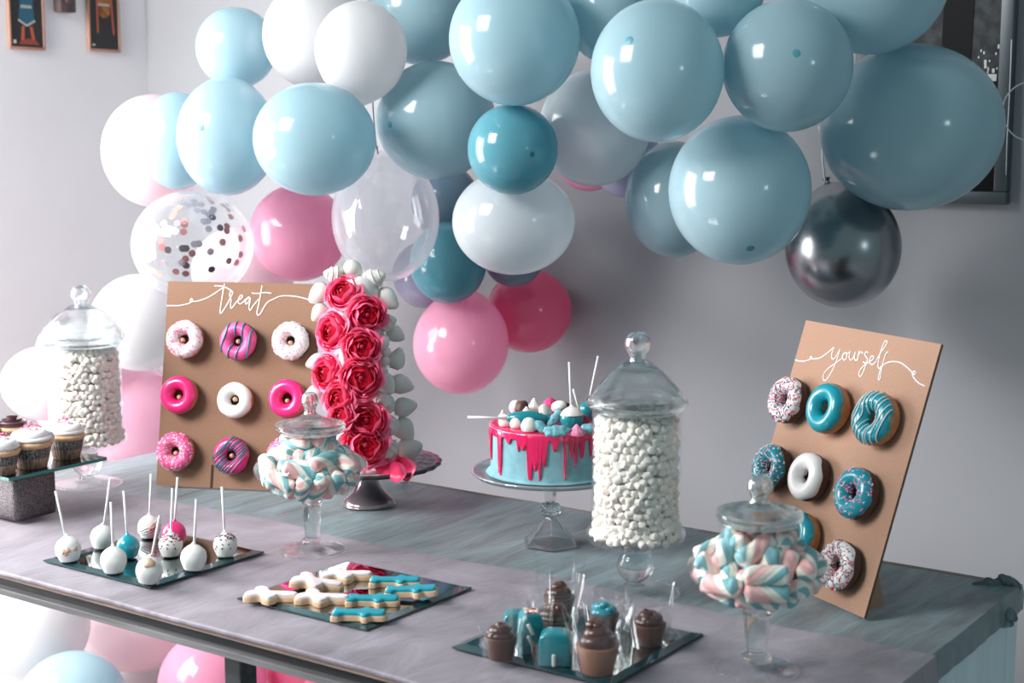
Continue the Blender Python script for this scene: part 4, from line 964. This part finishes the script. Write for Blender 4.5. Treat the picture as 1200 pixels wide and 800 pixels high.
for i in range(na):
    a = 2*PI*i/na; d = drip_len(a)
    for j in range(nr+1):
        s = j/nr
        if s < .35: q_ = s/.35; rr = .086+.0150*q_; zz = CH+.0022-.0004*q_-.0018*q_**4
        else: q_ = (s-.35)/.65; rr = .1032+.0008*math.sin(PI*q_)+(.0012 if q_ > .6 else .0006)-(.0026 if q_ > .97 else 0); zz = CH-.0005-d*q_
        vs.append((rr*math.cos(a), rr*math.sin(a), zz))
    vs.append((0, 0, 0))
st = nr+2
for i in range(na):
    i2 = (i+1) % na
    fs += [(i*st+j, i*st+j+1, i2*st+j+1, i2*st+j) for j in range(nr)]
vs2 = [v for v in vs]
ctr = len(vs2); vs2.append((0, 0, CH+.0024))
fs += [(ctr, i*st, ((i+1) % na)*st) for i in range(na)]
MB().add(vs2, fs).build('pink_drip', pbr('drip_pink', (226, 26, 92), .22, coat=.6, bump=.05), cake)
ZT = PZ2+CH+.0035
W_ = pbr('meringue_white', (236, 232, 226), .6, sss=.15); PK = pbr('meringue_pink', (238, 140, 178), .6); BR = pbr('truffle_brown', (78, 44, 36), .6, bump=.6, bscale=150)
TE = pbr('glaze_teal', (8, 128, 138), .3, coat=.4); FZ = pbr('sugar_teal', (112, 172, 182), .8, bump=.9, bscale=220, noise=.12, nscale=90); STK = pbr('paper_stick', (232, 232, 230), .7)
def kiss(label, pos, r, m=W_, h=1.35, ridges=8, name='meringue_kiss'):
    if ridges == 0: prof = sp([(0, 0), (r*.75, 0), (r*.98, r*.45), (r, r*.85), (r*.78, r*1.40), (r*.4, r*1.68), (0, r*1.75)], 4)
    else: prof = sp([(0, 0), (r*.85, 0), (r, r*.25), (r*.92, r*.62), (r*.55, r*.98), (r*.16, r*(h-.08)), (0, r*h)], 4)
    tag(MB().add(*flip(lathe(prof, 32, lambda a, z: 1+.06*math.cos(a*ridges+z/r*2)))).build(name, m, loc=pos), label, 'meringue', 'meringues on the blue cake')
def blob(name, label, pos, rr, m, axis=(0, 0, 1), cat='sweet', grp='sweets on the blue cake', lump=0, seed=0):
    Q = rot_to(axis); vs, fs = ell((0, 0, 0), rr, 28, 18); rs = random.Random(seed)
    vs = [tuple(Q @ (Vector(v)*(1+lump*(math.sin(v[2]*500+seed)+math.sin(v[0]*420+seed*2)+math.cos(v[1]*380))))) for v in vs]
    o = MB().add(vs, fs).build(name, m, loc=pos); tag(o, label, cat, grp); return o
def macaron(label, pos, r, axis, col):
    Q = rot_to(axis); o = thing('macaron', label, 'macaron', pos, 'macarons on the blue cake')
    half = sp([(0, .62*r), (.6*r, .56*r), (.95*r, .32*r), (r, .16*r), (.96*r, .12*r), (0, .12*r)], 3)
    for s in (1, -1): MB().add(*(lambda vf: vf if s < 0 else flip(vf))(xf(lathe([(a, b*s) for a, b in half][::-1], 28), Q))).build('shell', col, o)
    MB().add(*xf(lathe([(0, -.14*r), (.88*r, -.14*r), (.92*r, 0), (.88*r, .14*r), (0, .14*r)], 28), Q)).build('cream', pbr('macaron_cream', (226, 190, 168), .6), o)
kiss('smooth white meringue at the cake edge nearest the lying stick', (-1.4254, 1.9962, 0.9620), .0112, ridges=0)
kiss('smooth white meringue second along the cake edge, behind a drip', (-1.4017, 1.9947, 0.9620), .0105, ridges=0)
kiss('egg shaped white meringue third along the front cake edge', (-1.3677, 1.9827, 0.9620), .0130, ridges=0)
kiss('little pointed white meringue behind the lying cake pop stick', (-1.4694, 2.0503, 0.9620), .0075, h=2.0)
kiss('pink ridged meringue kiss on the front cake edge', (-1.2843, 1.9979, 0.9620), .0125, PK, 1.5)
o = thing('cake_pop', 'teal oval cake pop lying on the blue cake with its stick pointing out', 'cake pop', (-1.3903, 2.0081, 0.9770), 'cake pops on the blue cake')
MB().add(*xf(ell((0, 0, 0), (.0125, .0125, .034), 24, 16), rot_to(cam_vec((1, .0, .1))))).build('coated_ball', TE, o)
MB().add(*tube([cam_vec((-.030, 0, 0)), cam_vec((-.098, .002, -.0))], .0022, 8)).build('stick', STK, o)
blob('truffle', 'dark brown chocolate piece between white meringues on the blue cake', (-1.4287, 2.0507, 0.9840), .0125, BR, lump=.05, seed=3)
blob('meringue_ball', 'white round meringue behind the lying teal cake pop', (-1.4621, 2.0780, 0.9780), (.011, .011, .0125), W_, cat='meringue', grp='meringues on the blue cake')
kiss('tall white meringue kiss at the back of the cake', (-1.4250, 2.0812, 0.9710), .0150, h=1.75)
kiss('white meringue kiss next to the tall one at the back of the cake', (-1.4128, 2.0405, 0.9740), .0100, h=1.6)
macaron('tilted cream macaron leaning in the middle of the blue cake', (-1.3818, 2.0511, 0.9830), .0125, cam_vec((.7, .55, .5)), W_)
macaron('cream macaron lying at the back of the blue cake', (-1.3869, 2.1004, 0.9840), .0130, cam_vec((-.2, .95, .4)), W_)
kiss('hot pink meringue peeking over at the back of the cake', (-1.4237, 2.1291, 0.9760), .0125, pbr('meringue_hot', (222, 60, 120), .6), 1.3)
blob('truffle', 'dark chocolate truffle behind the cream macaron on the blue cake', (-1.3851, 2.1190, 0.9770), .0120, BR, lump=.04, seed=5)
blob('truffle', 'teal glazed sweet in the middle of the blue cake under the macarons', (-1.3659, 2.0326, 0.9730), (.011, .011, .010), TE, seed=9)
def pop(name_m, label, cpos, r, top, m, grp, cap=None, spr=None, stripes=None, patch=None):
    o = thing('cake_pop', label, 'cake pop', cpos, grp); c0 = Vector(cpos); d = (Vector(top)-c0); dn = d.normalized(); Q = rot_to(dn)
    prof = sp([(0, -r*.98), (r*.62, -r*.95), (r*.80, -r*.72), (r, -r*.1), (r*.90, r*.48), (r*.55, r*.86), (r*.20, r*1.06), (r*.10, r*1.22), (0, r*1.23)], 4)
    up = Vector((0, 0, 1)).rotation_difference(dn.lerp(Vector((0, 0, 1)), .6)).to_matrix()
    ball = MB().add(*xf(flip(lathe(prof, 36)), up)).build('coated_ball', m, o)
    MB().add(*tube([dn*r*.6, d], .0019, 8)).build('stick', STK, o)
    if cap:
        cp = sp([(0, r*1.25), (r*.12, r*1.22), (r*.24, r*1.09), (r*.62, r*.88), (r*.90, r*.60), (r*1.02, r*.38)], 3)
        MB().add(*xf(lathe(cp[::-1], 36, lambda a, z: 1+.02*math.sin(3*a)), up)).build('icing_cap', cap, o)
    if spr:
        pts = []; rs = random.Random(5)
        for k in range(spr[1]):
            z = rs.uniform(spr[2], .98) if rs.random() < .75 else rs.uniform(-.2, .98); a = rs.uniform(0, 6.28); q_ = math.sqrt(1-z*z)
            n_ = Vector((q_*math.cos(a), q_*math.sin(a), z)); pts.append((tuple(up @ (n_*r*1.01)), up @ n_))
        mb = MB(); sprinkles(pts, .0034, .0009, len(spr[0]), mb); tag(mb.build('sprinkles', [SPR[s] for s in spr[0]], o, smooth=False), kind='stuff')
    if stripes:
        mb = MB()
        for k in range(5):
            ph = -.5+.28*k; pts = [up @ (Vector((math.cos(a)*math.sqrt(1-(.55*math.sin(a+ph)+.1*k-.15)**2), math.sin(a)*math.sqrt(1-(.55*math.sin(a+ph)+.1*k-.15)**2), .55*math.sin(a+ph)+.1*k-.15))*r*1.01) for a in [2*PI*i/40 for i in range(41)]]
            mb.add(*tube(pts, r*.05, 6))
        mb.build('drizzle', stripes, o)
    if patch:
        for dx, dy, s in patch[1]:
            nn = cam_vec((dx, dy, math.sqrt(1-dx*dx-dy*dy))); q_ = rot_to(nn)
            MB().add(*xf(flip(lathe([(0, .0008), (s*r, .0004), (s*r*1.02, -.002)], 16, lambda a, z: 1+.15*math.sin(3*a))), q_, nn*r*1.0)).build('patch', patch[0], o)
    return o
pop('', 'teal cake pop with white icing cap standing upright on the blue cake', (-1.3133, 2.0271, 0.9810), .0190, (-1.3239, 2.0348, 1.0740), TE, 'cake pops on the blue cake', cap=W_)
pop('', 'teal cake pop almost behind the marshmallow jar on the blue cake', (-1.3376, 2.1123, 0.9800), .0150, (-1.3264, 2.1286, 1.0726), TE, 'cake pops on the blue cake')
pop('', 'dark pink cake pop behind the white capped one, short stick showing', (-1.3061, 2.0498, 0.9740), .0110, (-1.3028, 2.0155, 1.0332), pbr('glaze_red', (170, 26, 60), .35), 'cake pops on the blue cake')
blob('sugared_twist', 'sugared pale teal twist leaning upright on the blue cake', (-1.3479, 2.0287, 0.9770), (.0085, .0085, .0170), FZ, cam_vec((.5, .8, .1)), lump=.09, seed=1)
blob('sugared_twist', 'sugared pale teal twist lying along the front edge of the blue cake', (-1.3086, 1.9745, 0.9700), (.0085, .0085, .0220), FZ, cam_vec((1, .08, .1)), lump=.10, seed=2)
blob('sugared_twist', 'short sugared pale teal twist beside the egg shaped meringue', (-1.3462, 1.9859, 0.9710), (.0085, .0085, .0130), FZ, cam_vec((.6, -.6, .2)), lump=.05, seed=4)
blob('sugared_twist', 'sugared pale teal twist on the cake edge beside the marshmallow jar', (-1.2775, 2.0230, 0.9700), (.0080, .0080, .0150), FZ, cam_vec((1, 0, .1)), lump=.05, seed=6)

# ------------------------------------------------------------------ mirror trays
MIR = pbr('mirror', (196, 206, 208), .03, metal=1); MEDGE = pbr('mirror_edge', (24, 62, 66), .12, coat=.6)
def tray(label, c_, sx, sy, rot=0):
    t = thing('mirror_tray', label, 'mirror tray', (c_[0], c_[1], TZ+.003), 'square mirror trays'); t.rotation_euler = (0, 0, rot); h = .0055; b = .012
    vs = [(-sx/2, -sy/2, 0), (sx/2, -sy/2, 0), (sx/2, sy/2, 0), (-sx/2, sy/2, 0), (-sx/2, -sy/2, .0025), (sx/2, -sy/2, .0025), (sx/2, sy/2, .0025), (-sx/2, sy/2, .0025),
          (-sx/2+b, -sy/2+b, h), (sx/2-b, -sy/2+b, h), (sx/2-b, sy/2-b, h), (-sx/2+b, sy/2-b, h)]
    MB().add(vs, [(3, 2, 1, 0)]+[(i, (i+1) % 4, (i+1) % 4+4, i+4) for i in range(4)]+[(i+4, (i+1) % 4+4, (i+1) % 4+8, i+8) for i in range(4)]).build('bevelled_edge', MEDGE, t, smooth=False)
    MB().add(vs[8:], [(0, 1, 2, 3)]).build('mirror_plate', MIR, t, smooth=False); return t
TT = .0086                                                       # top of a tray above the table
tray('square mirror tray carrying cake pops', (-1.865, 1.617), .258, .245)
tray('square mirror tray carrying white and teal biscuits', (-1.460, 1.655), .254, .246)
tray('square mirror tray carrying wrapped chocolate cups', (-1.066, 1.667), .252, .244)
G = 'cake pops on the mirror tray'; wc = pbr('pop_white', (228, 230, 226), .4, coat=.2, sss=.1); beige = pbr('pop_beige', (206, 172, 150), .5)
pop('', 'white cake pop with beige flecks at the outer corner of the tray', (-1.9449, 1.5066, 0.7790), .0205, (-1.9690, 1.5049, 0.8721), wc, G, patch=(beige, [(-.05, -.1, .2), (.25, -.02, .22), (.1, -.3, .16), (.75, .1, .2)]))
pop('', 'plain white cake pop at the back behind the white front one', (-1.9601, 1.5883, 0.7785), .0195, (-1.9571, 1.6062, 0.8745), wc, G)
pop('', 'plain white cake pop at the front beside the teal one', (-1.8339, 1.5060, 0.7790), .0205, (-1.8442, 1.5136, 0.8696), wc, G)
pop('', 'glossy teal cake pop with its stick tilted back', (-1.8809, 1.5752, 0.7780), .0185, (-1.8936, 1.5810, 0.8677), ICE['teal'], G)
pop('', 'white cake pop with beige drizzle lines at the back of the tray', (-1.9478, 1.6787, 0.7785), .0195, (-1.9523, 1.6903, 0.8683), wc, G, stripes=wc, patch=(beige, [(.5, .1, .3), (.3, -.2, .25)]))
pop('', 'white cake pop with a beige top at the front corner of the tray', (-1.7440, 1.5002, 0.7790), .0205, (-1.7376, 1.5185, 0.8623), wc, G, patch=(beige, [(.15, .68, .42)]))
pop('', 'hot pink cake pop behind a sprinkled white one', (-1.8790, 1.6724, 0.7785), .0200, (-1.8816, 1.6860, 0.8724), ICE['pink'], G)
pop('', 'white cake pop with red and dark sprinkles in front of the pink one', (-1.8306, 1.6212, 0.7785), .0195, (-1.8354, 1.6329, 0.8699), wc, G, spr=(('red', 'brown', 'pink', 'navy'), 190, .40))
pop('', 'plain white cake pop between the two sprinkled ones', (-1.7417, 1.5891, 0.7790), .0205, (-1.7454, 1.6015, 0.8702), wc, G)
pop('', 'white cake pop with sprinkled crown standing alone at the far tray corner', (-1.7576, 1.6728, 0.7785), .0195, (-1.7695, 1.6800, 0.8726), wc, G, spr=(('red', 'brown', 'navy', 'teal'), 150, .55))

# iced biscuits
bis = pbr('biscuit', (218, 182, 148), .7, noise=.12, nscale=60, bump=.15); iw_ = pbr('icing_blush_white', (234, 220, 220), .5, sss=.1, bump=.1, bscale=140); it_ = pbr('icing_biscuit_teal', (24, 148, 164), .45, bump=.12, bscale=140)
def outline(pts): return [(float(p[0]), float(p[1])) for p in crom(pts, 5, True)]
PLANE = outline([(-.0395, -.0135), (-.030, -.0155), (-.023, -.0105), (-.012, -.0105), (.002, -.0115), (.006, -.0195), (.013, -.0205), (.018, -.0125), (.030, -.0125), (.038, -.0105), (.040, .0), (.038, .0105), (.030, .0125), (.018, .0125), (.013, .0205), (.006, .0195), (.002, .0115), (-.012, .0105), (-.023, .0105), (-.030, .0155), (-.0395, .0135), (-.037, .0)])
STAR = outline([(-.040, -.012), (-.030, -.015), (-.016, -.010), (-.008, -.021), (.002, -.026), (.010, -.017), (.013, -.009), (.028, -.009), (.039, -.007), (.041, .004), (.030, .010), (.012, .010), (-.004, .012), (-.010, .026), (-.022, .034), (-.031, .026), (-.030, .013), (-.039, .004)])
def inset(poly, d):
    c = np.mean(poly, axis=0); return [(c[0]+(x-c[0])*(1-d/abs(.043)), c[1]+(y-c[1])*(1-d/.034)) for x, y in poly]
def biscuit(label, pos, rot, shape, ice, lean=None):
    t = thing('iced_biscuit', label, 'biscuit', pos, 'iced biscuits on the mirror tray'); t.rotation_euler = Euler((lean[0] if lean else 0, lean[1] if lean else 0, rot))
    MB().add(*prism(shape, 0, .0085, .002)).build('biscuit_base', bis, t, sharp=60)
    MB().add(*prism(inset(shape, .0022), .0080, .0128, .0028)).build('icing', ice, t, sharp=60); return t
A = YAW
biscuit('blush white biscuit at the outer corner of the biscuit tray', (-1.5293, 1.5452, 0.7590), A-.08, STAR, iw_)
biscuit('blush white biscuit leaning on another, behind the two front white ones', (-1.5161, 1.6290, 0.7600), A-.05, STAR, iw_, (.05, .10))
biscuit('blush white biscuit in the front row touching the teal ones', (-1.4590, 1.5798, 0.7590), A-.08, STAR, iw_)
biscuit('blush white biscuit lying furthest back on the tray', (-1.5080, 1.6880, 0.7590), A+.05, STAR, iw_)
biscuit('teal biscuit at the back of the tray beside the white one', (-1.4263, 1.7073, 0.7590), A+.02, PLANE, it_)
biscuit('teal biscuit closest to the far side edge of the tray', (-1.3637, 1.6695, 0.7650), A-.02, PLANE, it_, (.0, -.05))
biscuit('teal biscuit second from the front corner', (-1.3930, 1.6164, 0.7590), A-.02, PLANE, it_)
biscuit('teal biscuit at the very front corner of the tray', (-1.3651, 1.5539, 0.7590), A-.03, PLANE, it_)

# ------------------------------------------------------------------ wrapped chocolate cups
FILM = thin_glass('cellophane', (250, 252, 252), .045, .6, 2.6, .08, .015)
milk = pbr('chocolate_cup', (84, 50, 38), .5, noise=.1, nscale=50); frost = pbr('chocolate_frosting', (72, 40, 32), .35, coat=.3, bump=.5, bscale=120)
def film(parent, rb, rt, h, seed, tips=4):
    rs = random.Random(seed); vs = []; fs = []; ns, nz_ = 48, 12
    for j in range(nz_+1):
        s = j/nz_
        for i in range(ns):
            a = 2*PI*i/ns; pk = max(0, math.cos(tips*(a+seed)))**2; rr = rb+(rt-rb)*s**1.3*(.62+.55*pk) + .0012*math.sin(9*a+seed*2)*s
            z = h*s*(.72+.42*pk*s); vs.append((rr*math.cos(a), rr*math.sin(a), z))
    for j in range(nz_):
        for i in range(ns):
            i2 = (i+1) % ns; fs.append((j*ns+i, j*ns+i2, (j+1)*ns+i2, (j+1)*ns+i))
    MB().add(vs, fs).build('film_wrapper', FILM, parent)
def swirl(r0, z0, turns, h, th, seed=0):
    pts = []; rr = []; n = int(turns*22)
    for i in range(n+1):
        s = i/n; a = 2*PI*turns*s+seed; q_ = r0*(1-s)**.8; pts.append((q_*math.cos(a), q_*math.sin(a), z0+h*s)); rr.append(th*(1-.6*s**2))
    return tube(pts, rr, 10)
def choc(label, pos, r, h, seed, tall=1.0, col=None, fr=None, wrap=(1.15, 2.1, 2.0)):
    t = thing('chocolate_cup', label, 'chocolate cup', pos, 'wrapped chocolate cups')
    MB().add(*flip(lathe([(.0001, 0), (r*.70, 0), (r*.72, .001), (r*1.0, h), (r*.96, h+.001), (.0001, h)], 48, lambda a, z: 1+.018*math.cos(a*24)))).build('cup', col or milk, t)
    mb = MB().add(*swirl(r*.56, h+r*.16, 1.7*tall, r*.62*tall, r*.36, seed)); mb.add(*ell((0, 0, h+r*.1), (r*.86, r*.86, r*.42), 20, 10)); rs = random.Random(seed)
    for k in range(9): a = k*.7+seed; q_ = r*(.55 if k < 6 else .28); mb.add(*ell((q_*math.cos(a), q_*math.sin(a), h+r*(.30 if k < 6 else .62*tall)+rs.uniform(-.06, .1)*r), (r*rs.uniform(.22, .34), r*rs.uniform(.22, .34), r*rs.uniform(.18, .28)), 12, 8))
    mb.build('frosting', fr or frost, t)
    if wrap: film(t, r*wrap[0], r*wrap[1], h*wrap[2]+.01, seed)
    return t
choc('wrapped chocolate cup at the outer corner of its tray', (-1.1054, 1.5380, 0.7590), .0215, .030, 1, 1.0, wrap=(1.1, 1.7, 1.9))
choc('wrapped chocolate cup behind the teal block with white stick', (-1.0871, 1.6381, 0.7590), .0245, .030, 2, 1.1, wrap=(1.1, 1.8, 2.2))
choc('wrapped chocolate cup at the back, only its swirl showing above another', (-1.1393, 1.7277, 0.7590), .0225, .030, 3, 1.0, wrap=(1.1, 1.7, 2.4))
choc('wrapped pale chocolate cup with tall swirl at the front of the tray', (-0.9747, 1.5680, 0.7590), .0275, .036, 4, 1.35, pbr('chocolate_pale', (140, 96, 74), .5), wrap=(1.1, 1.7, 2.1))
choc('wrapped dark chocolate cup alone at the far side of the tray', (-0.9756, 1.6999, 0.7590), .0235, .029, 5, .8, wrap=(1.1, 1.75, 2.3))
choc('teal topped cup behind the tall swirl chocolate cup', (-1.0499, 1.7038, 0.7590), .0215, .028, 6, .8, fr=ICE['teal'], wrap=(1.1, 1.6, 1.9))
def block(label, pos, w, d, h, rot, rods, seed):
    t = thing('cake_block', label, 'cake', pos, 'teal glazed cake blocks'); t.rotation_euler = (0, 0, rot)
    poly = [(-w/2, 0)]+[(-w/2+ (w*.5)*(1-math.cos(a)) if False else -w/2*math.cos(a*1.0), h*.62+h*.38*math.sin(a)) for a in [PI*i/14 for i in range(15)]]+[(w/2, 0)]
    poly = [(-w/2, 0)]+[(-w/2*(abs(math.cos(a))**.6)*(1 if math.cos(a) > 0 else -1), h*.55+h*.45*abs(math.sin(a))**.6) for a in [PI*i/16 for i in range(17)]]+[(w/2, 0)]
    vs, fs = prism(poly[::-1], -d/2, d/2, .004)
    MB().add([(x, -z, y) for x, y, z in vs], fs).build('glazed_cake', TE, t, sharp=50)
    for x, y, z, ax_, m_ in rods:
        q_ = rot_to(ax_); MB().add(*xf(flip(lathe(sp([(.0001, -.0085), (.0020, -.008), (.0026, -.006), (.0026, .006), (.0020, .008), (.0001, .0085)], 3), 12)), q_, (x, y, z))).build('sugar_rod', m_, t)
    return t
rw, rpk = pbr('rod_white', (232, 232, 228), .5), pbr('rod_pink', (216, 50, 92), .5)
b1 = block('rounded teal glazed cake block with an upright white sugar rod', (-1.0359, 1.5633, 0.7590), .043, .030, .044, A-.1, [(-.001, -.0175, .010, (0, -.15, 1), rw)], 1)
film(b1, .0290, .036, .050, 8)
b2 = block('dark teal cake block with slanted white and pink sugar rods', (-1.0883, 1.5826, 0.7590), .030, .030, .056, A+.2, [(-.004, -.0175, .036, (-.45, 0, 1), rw), (-.004, -.0175, .020, (-.5, 0, 1), rw), (.000, -.0175, .006, (.15, 0, 1), rpk)], 2)
film(b2, .0230, .034, .066, 9)
mb = MB(); pts = [(Vector((rnd.uniform(-.010, .010), rnd.uniform(-.012, .010), .0565)), Vector((0, 0, 1))) for k in range(26)]; sprinkles(pts, .005, .0012, 3, mb)
tag(mb.build('sprinkles', [SPR['white'], SPR['red'], pbr('sprinkle_peach', (236, 190, 150), .5)], b2, smooth=False), kind='stuff')
b3 = block('light teal glazed cake block behind the outer chocolate cup', (-1.1398, 1.6181, 0.7590), .030, .026, .036, A, [], 3)

# ------------------------------------------------------------------ cupcake stand and cupcakes
t = thing('cupcake_stand', 'glass topped cupcake stand on a glittery grey block', 'cake stand', (-2.345, 1.70, TZ+.003))
glit = pbr('glitter_grey', (120, 112, 114), .38, metal=.5, rgb2=(70, 66, 70), nscale=380, bump=.8, bscale=420)
MB().add(*box((.010, -.036, .0445), (.210, .090, .087), .012)).build('pedestal_block', glit, t)
mb = MB(); vs, fs = box((-.015, -.006, .0912), (.315, .216, .0060))
mb.add(vs, fs, [1 if abs(sum(vs[i][2] for i in f)/4-.0912) > .0025 else 0 for f in fs]).build('glass_top', [pbr('glass_edge_green', (30, 122, 116), .15, coat=.5), pbr('glass_top_mirror', (128, 136, 140), .05, metal=1)], t, smooth=False)
ctop = TZ+.003+.0945
wrap_m = pbr('cupcake_paper', (172, 140, 118), .6, rgb2=(96, 80, 74), nscale=160, stretch=(1, 1, .15)); band_m = pbr('paper_band', (44, 42, 46), .6, rgb2=(128, 118, 116), nscale=300); sponge = pbr('sponge', (206, 168, 132), .75, noise=.12, nscale=90, bump=.2)
vanilla = pbr('vanilla_frosting', (238, 234, 232), .5, sss=.15, bump=.1); cocoaf = pbr('cocoa_frosting', (104, 78, 84), .4, sss=.05)
def cupcake(label, pos, s, kind, seed):
    t = thing('cupcake', label, 'cupcake', pos, 'cupcakes on the glass topped stand'); r, h = .0285*s, .033*s; pl_ = lambda a, z: 1+.022*math.cos(a*34)
    MB().add(*flip(lathe([(.0001, 0), (r*.72, 0), (r*.74, .001), (r*.87, h*.50)], 136, pl_))).build('paper_case', wrap_m, t)
    MB().add(*flip(lathe([(r*.87, h*.50), (r*1.0, h), (r*.97, h)], 136, pl_))).build('case_band', band_m, t)
    MB().add(*flip(lathe(sp([(r*.96, h*.93), (r*1.08, h*1.06), (r*1.06, h*1.20), (r*.7, h*1.32), (.0001, h*1.34)], 4), 40))).build('sponge', sponge, t)
    if kind == 'vanilla':
        mb = MB().add(*swirl(r*.86, h*1.32, 2.4, r*.46, r*.36, seed)); mb.add(*ell((0, 0, h*1.36), (r*1.08, r*1.08, r*.26), 24, 12)); mb.build('frosting', vanilla, t)
        mb = MB(); rs = random.Random(seed); pts = []
        for k in range(36):
            a, q_ = rs.uniform(0, 6.28), r*.55*math.sqrt(rs.random()); pts.append((Vector((q_*math.cos(a), q_*math.sin(a), h*1.30+r*.78-q_*q_/r*.55)), Vector((0, 0, 1))))
        sprinkles(pts, .004, .0010, 2, mb); tag(mb.build('sprinkles', [SPR['pink'], SPR['rose']], t, smooth=False), kind='stuff')
    else:                                                        # rosette of layered ruffles
        mb = MB(); mb.add(*ell((0, 0, h*1.3), (r*.9, r*.9, r*.42), 24, 12)); n = 150; vs = []; fs = []
        for i in range(n+1):
            s_ = i/n; a = 2*PI*3.2*s_; q_ = r*(1.12-.98*s_)
            for j in range(5):
                e = j/4; vs.append(((q_+r*.16*e)*math.cos(a), (q_+r*.16*e)*math.sin(a), h*1.22+r*(.22+.22*s_)*e+r*.42*s_))
        fs = [(i*5+j, (i+1)*5+j, (i+1)*5+j+1, i*5+j+1) for i in range(n) for j in range(4)]
        mb.add(vs, fs); mb.build('frosting', cocoaf, t)
    return t
def up_(p): return (p[0], p[1], ctop)
cupcake('vanilla cupcake with a bright pink sprinkle, second from the glass edge', up_((-2.2430, 1.6663, 0.8475)), 1.20, 'vanilla', 1)
cupcake('vanilla cupcake with pale pink sprinkles nearest the jar of marshmallows', up_((-2.2588, 1.7543, 0.8475)), 1.14, 'vanilla', 2)
cupcake('vanilla cupcake cut by the side of the picture, frontmost of the stand', up_((-2.2419, 1.5985, 0.8475)), 1.12, 'vanilla', 3)
cupcake('chocolate rosette cupcake behind the vanilla ones', up_((-2.4177, 1.7571, 0.8475)), 1.0, 'cocoa', 4)
cupcake('dark chocolate rosette cupcake at the outer back, mostly cut by the picture side', up_((-2.4451, 1.6985, 0.8475)), 1.0, 'cocoa', 5)
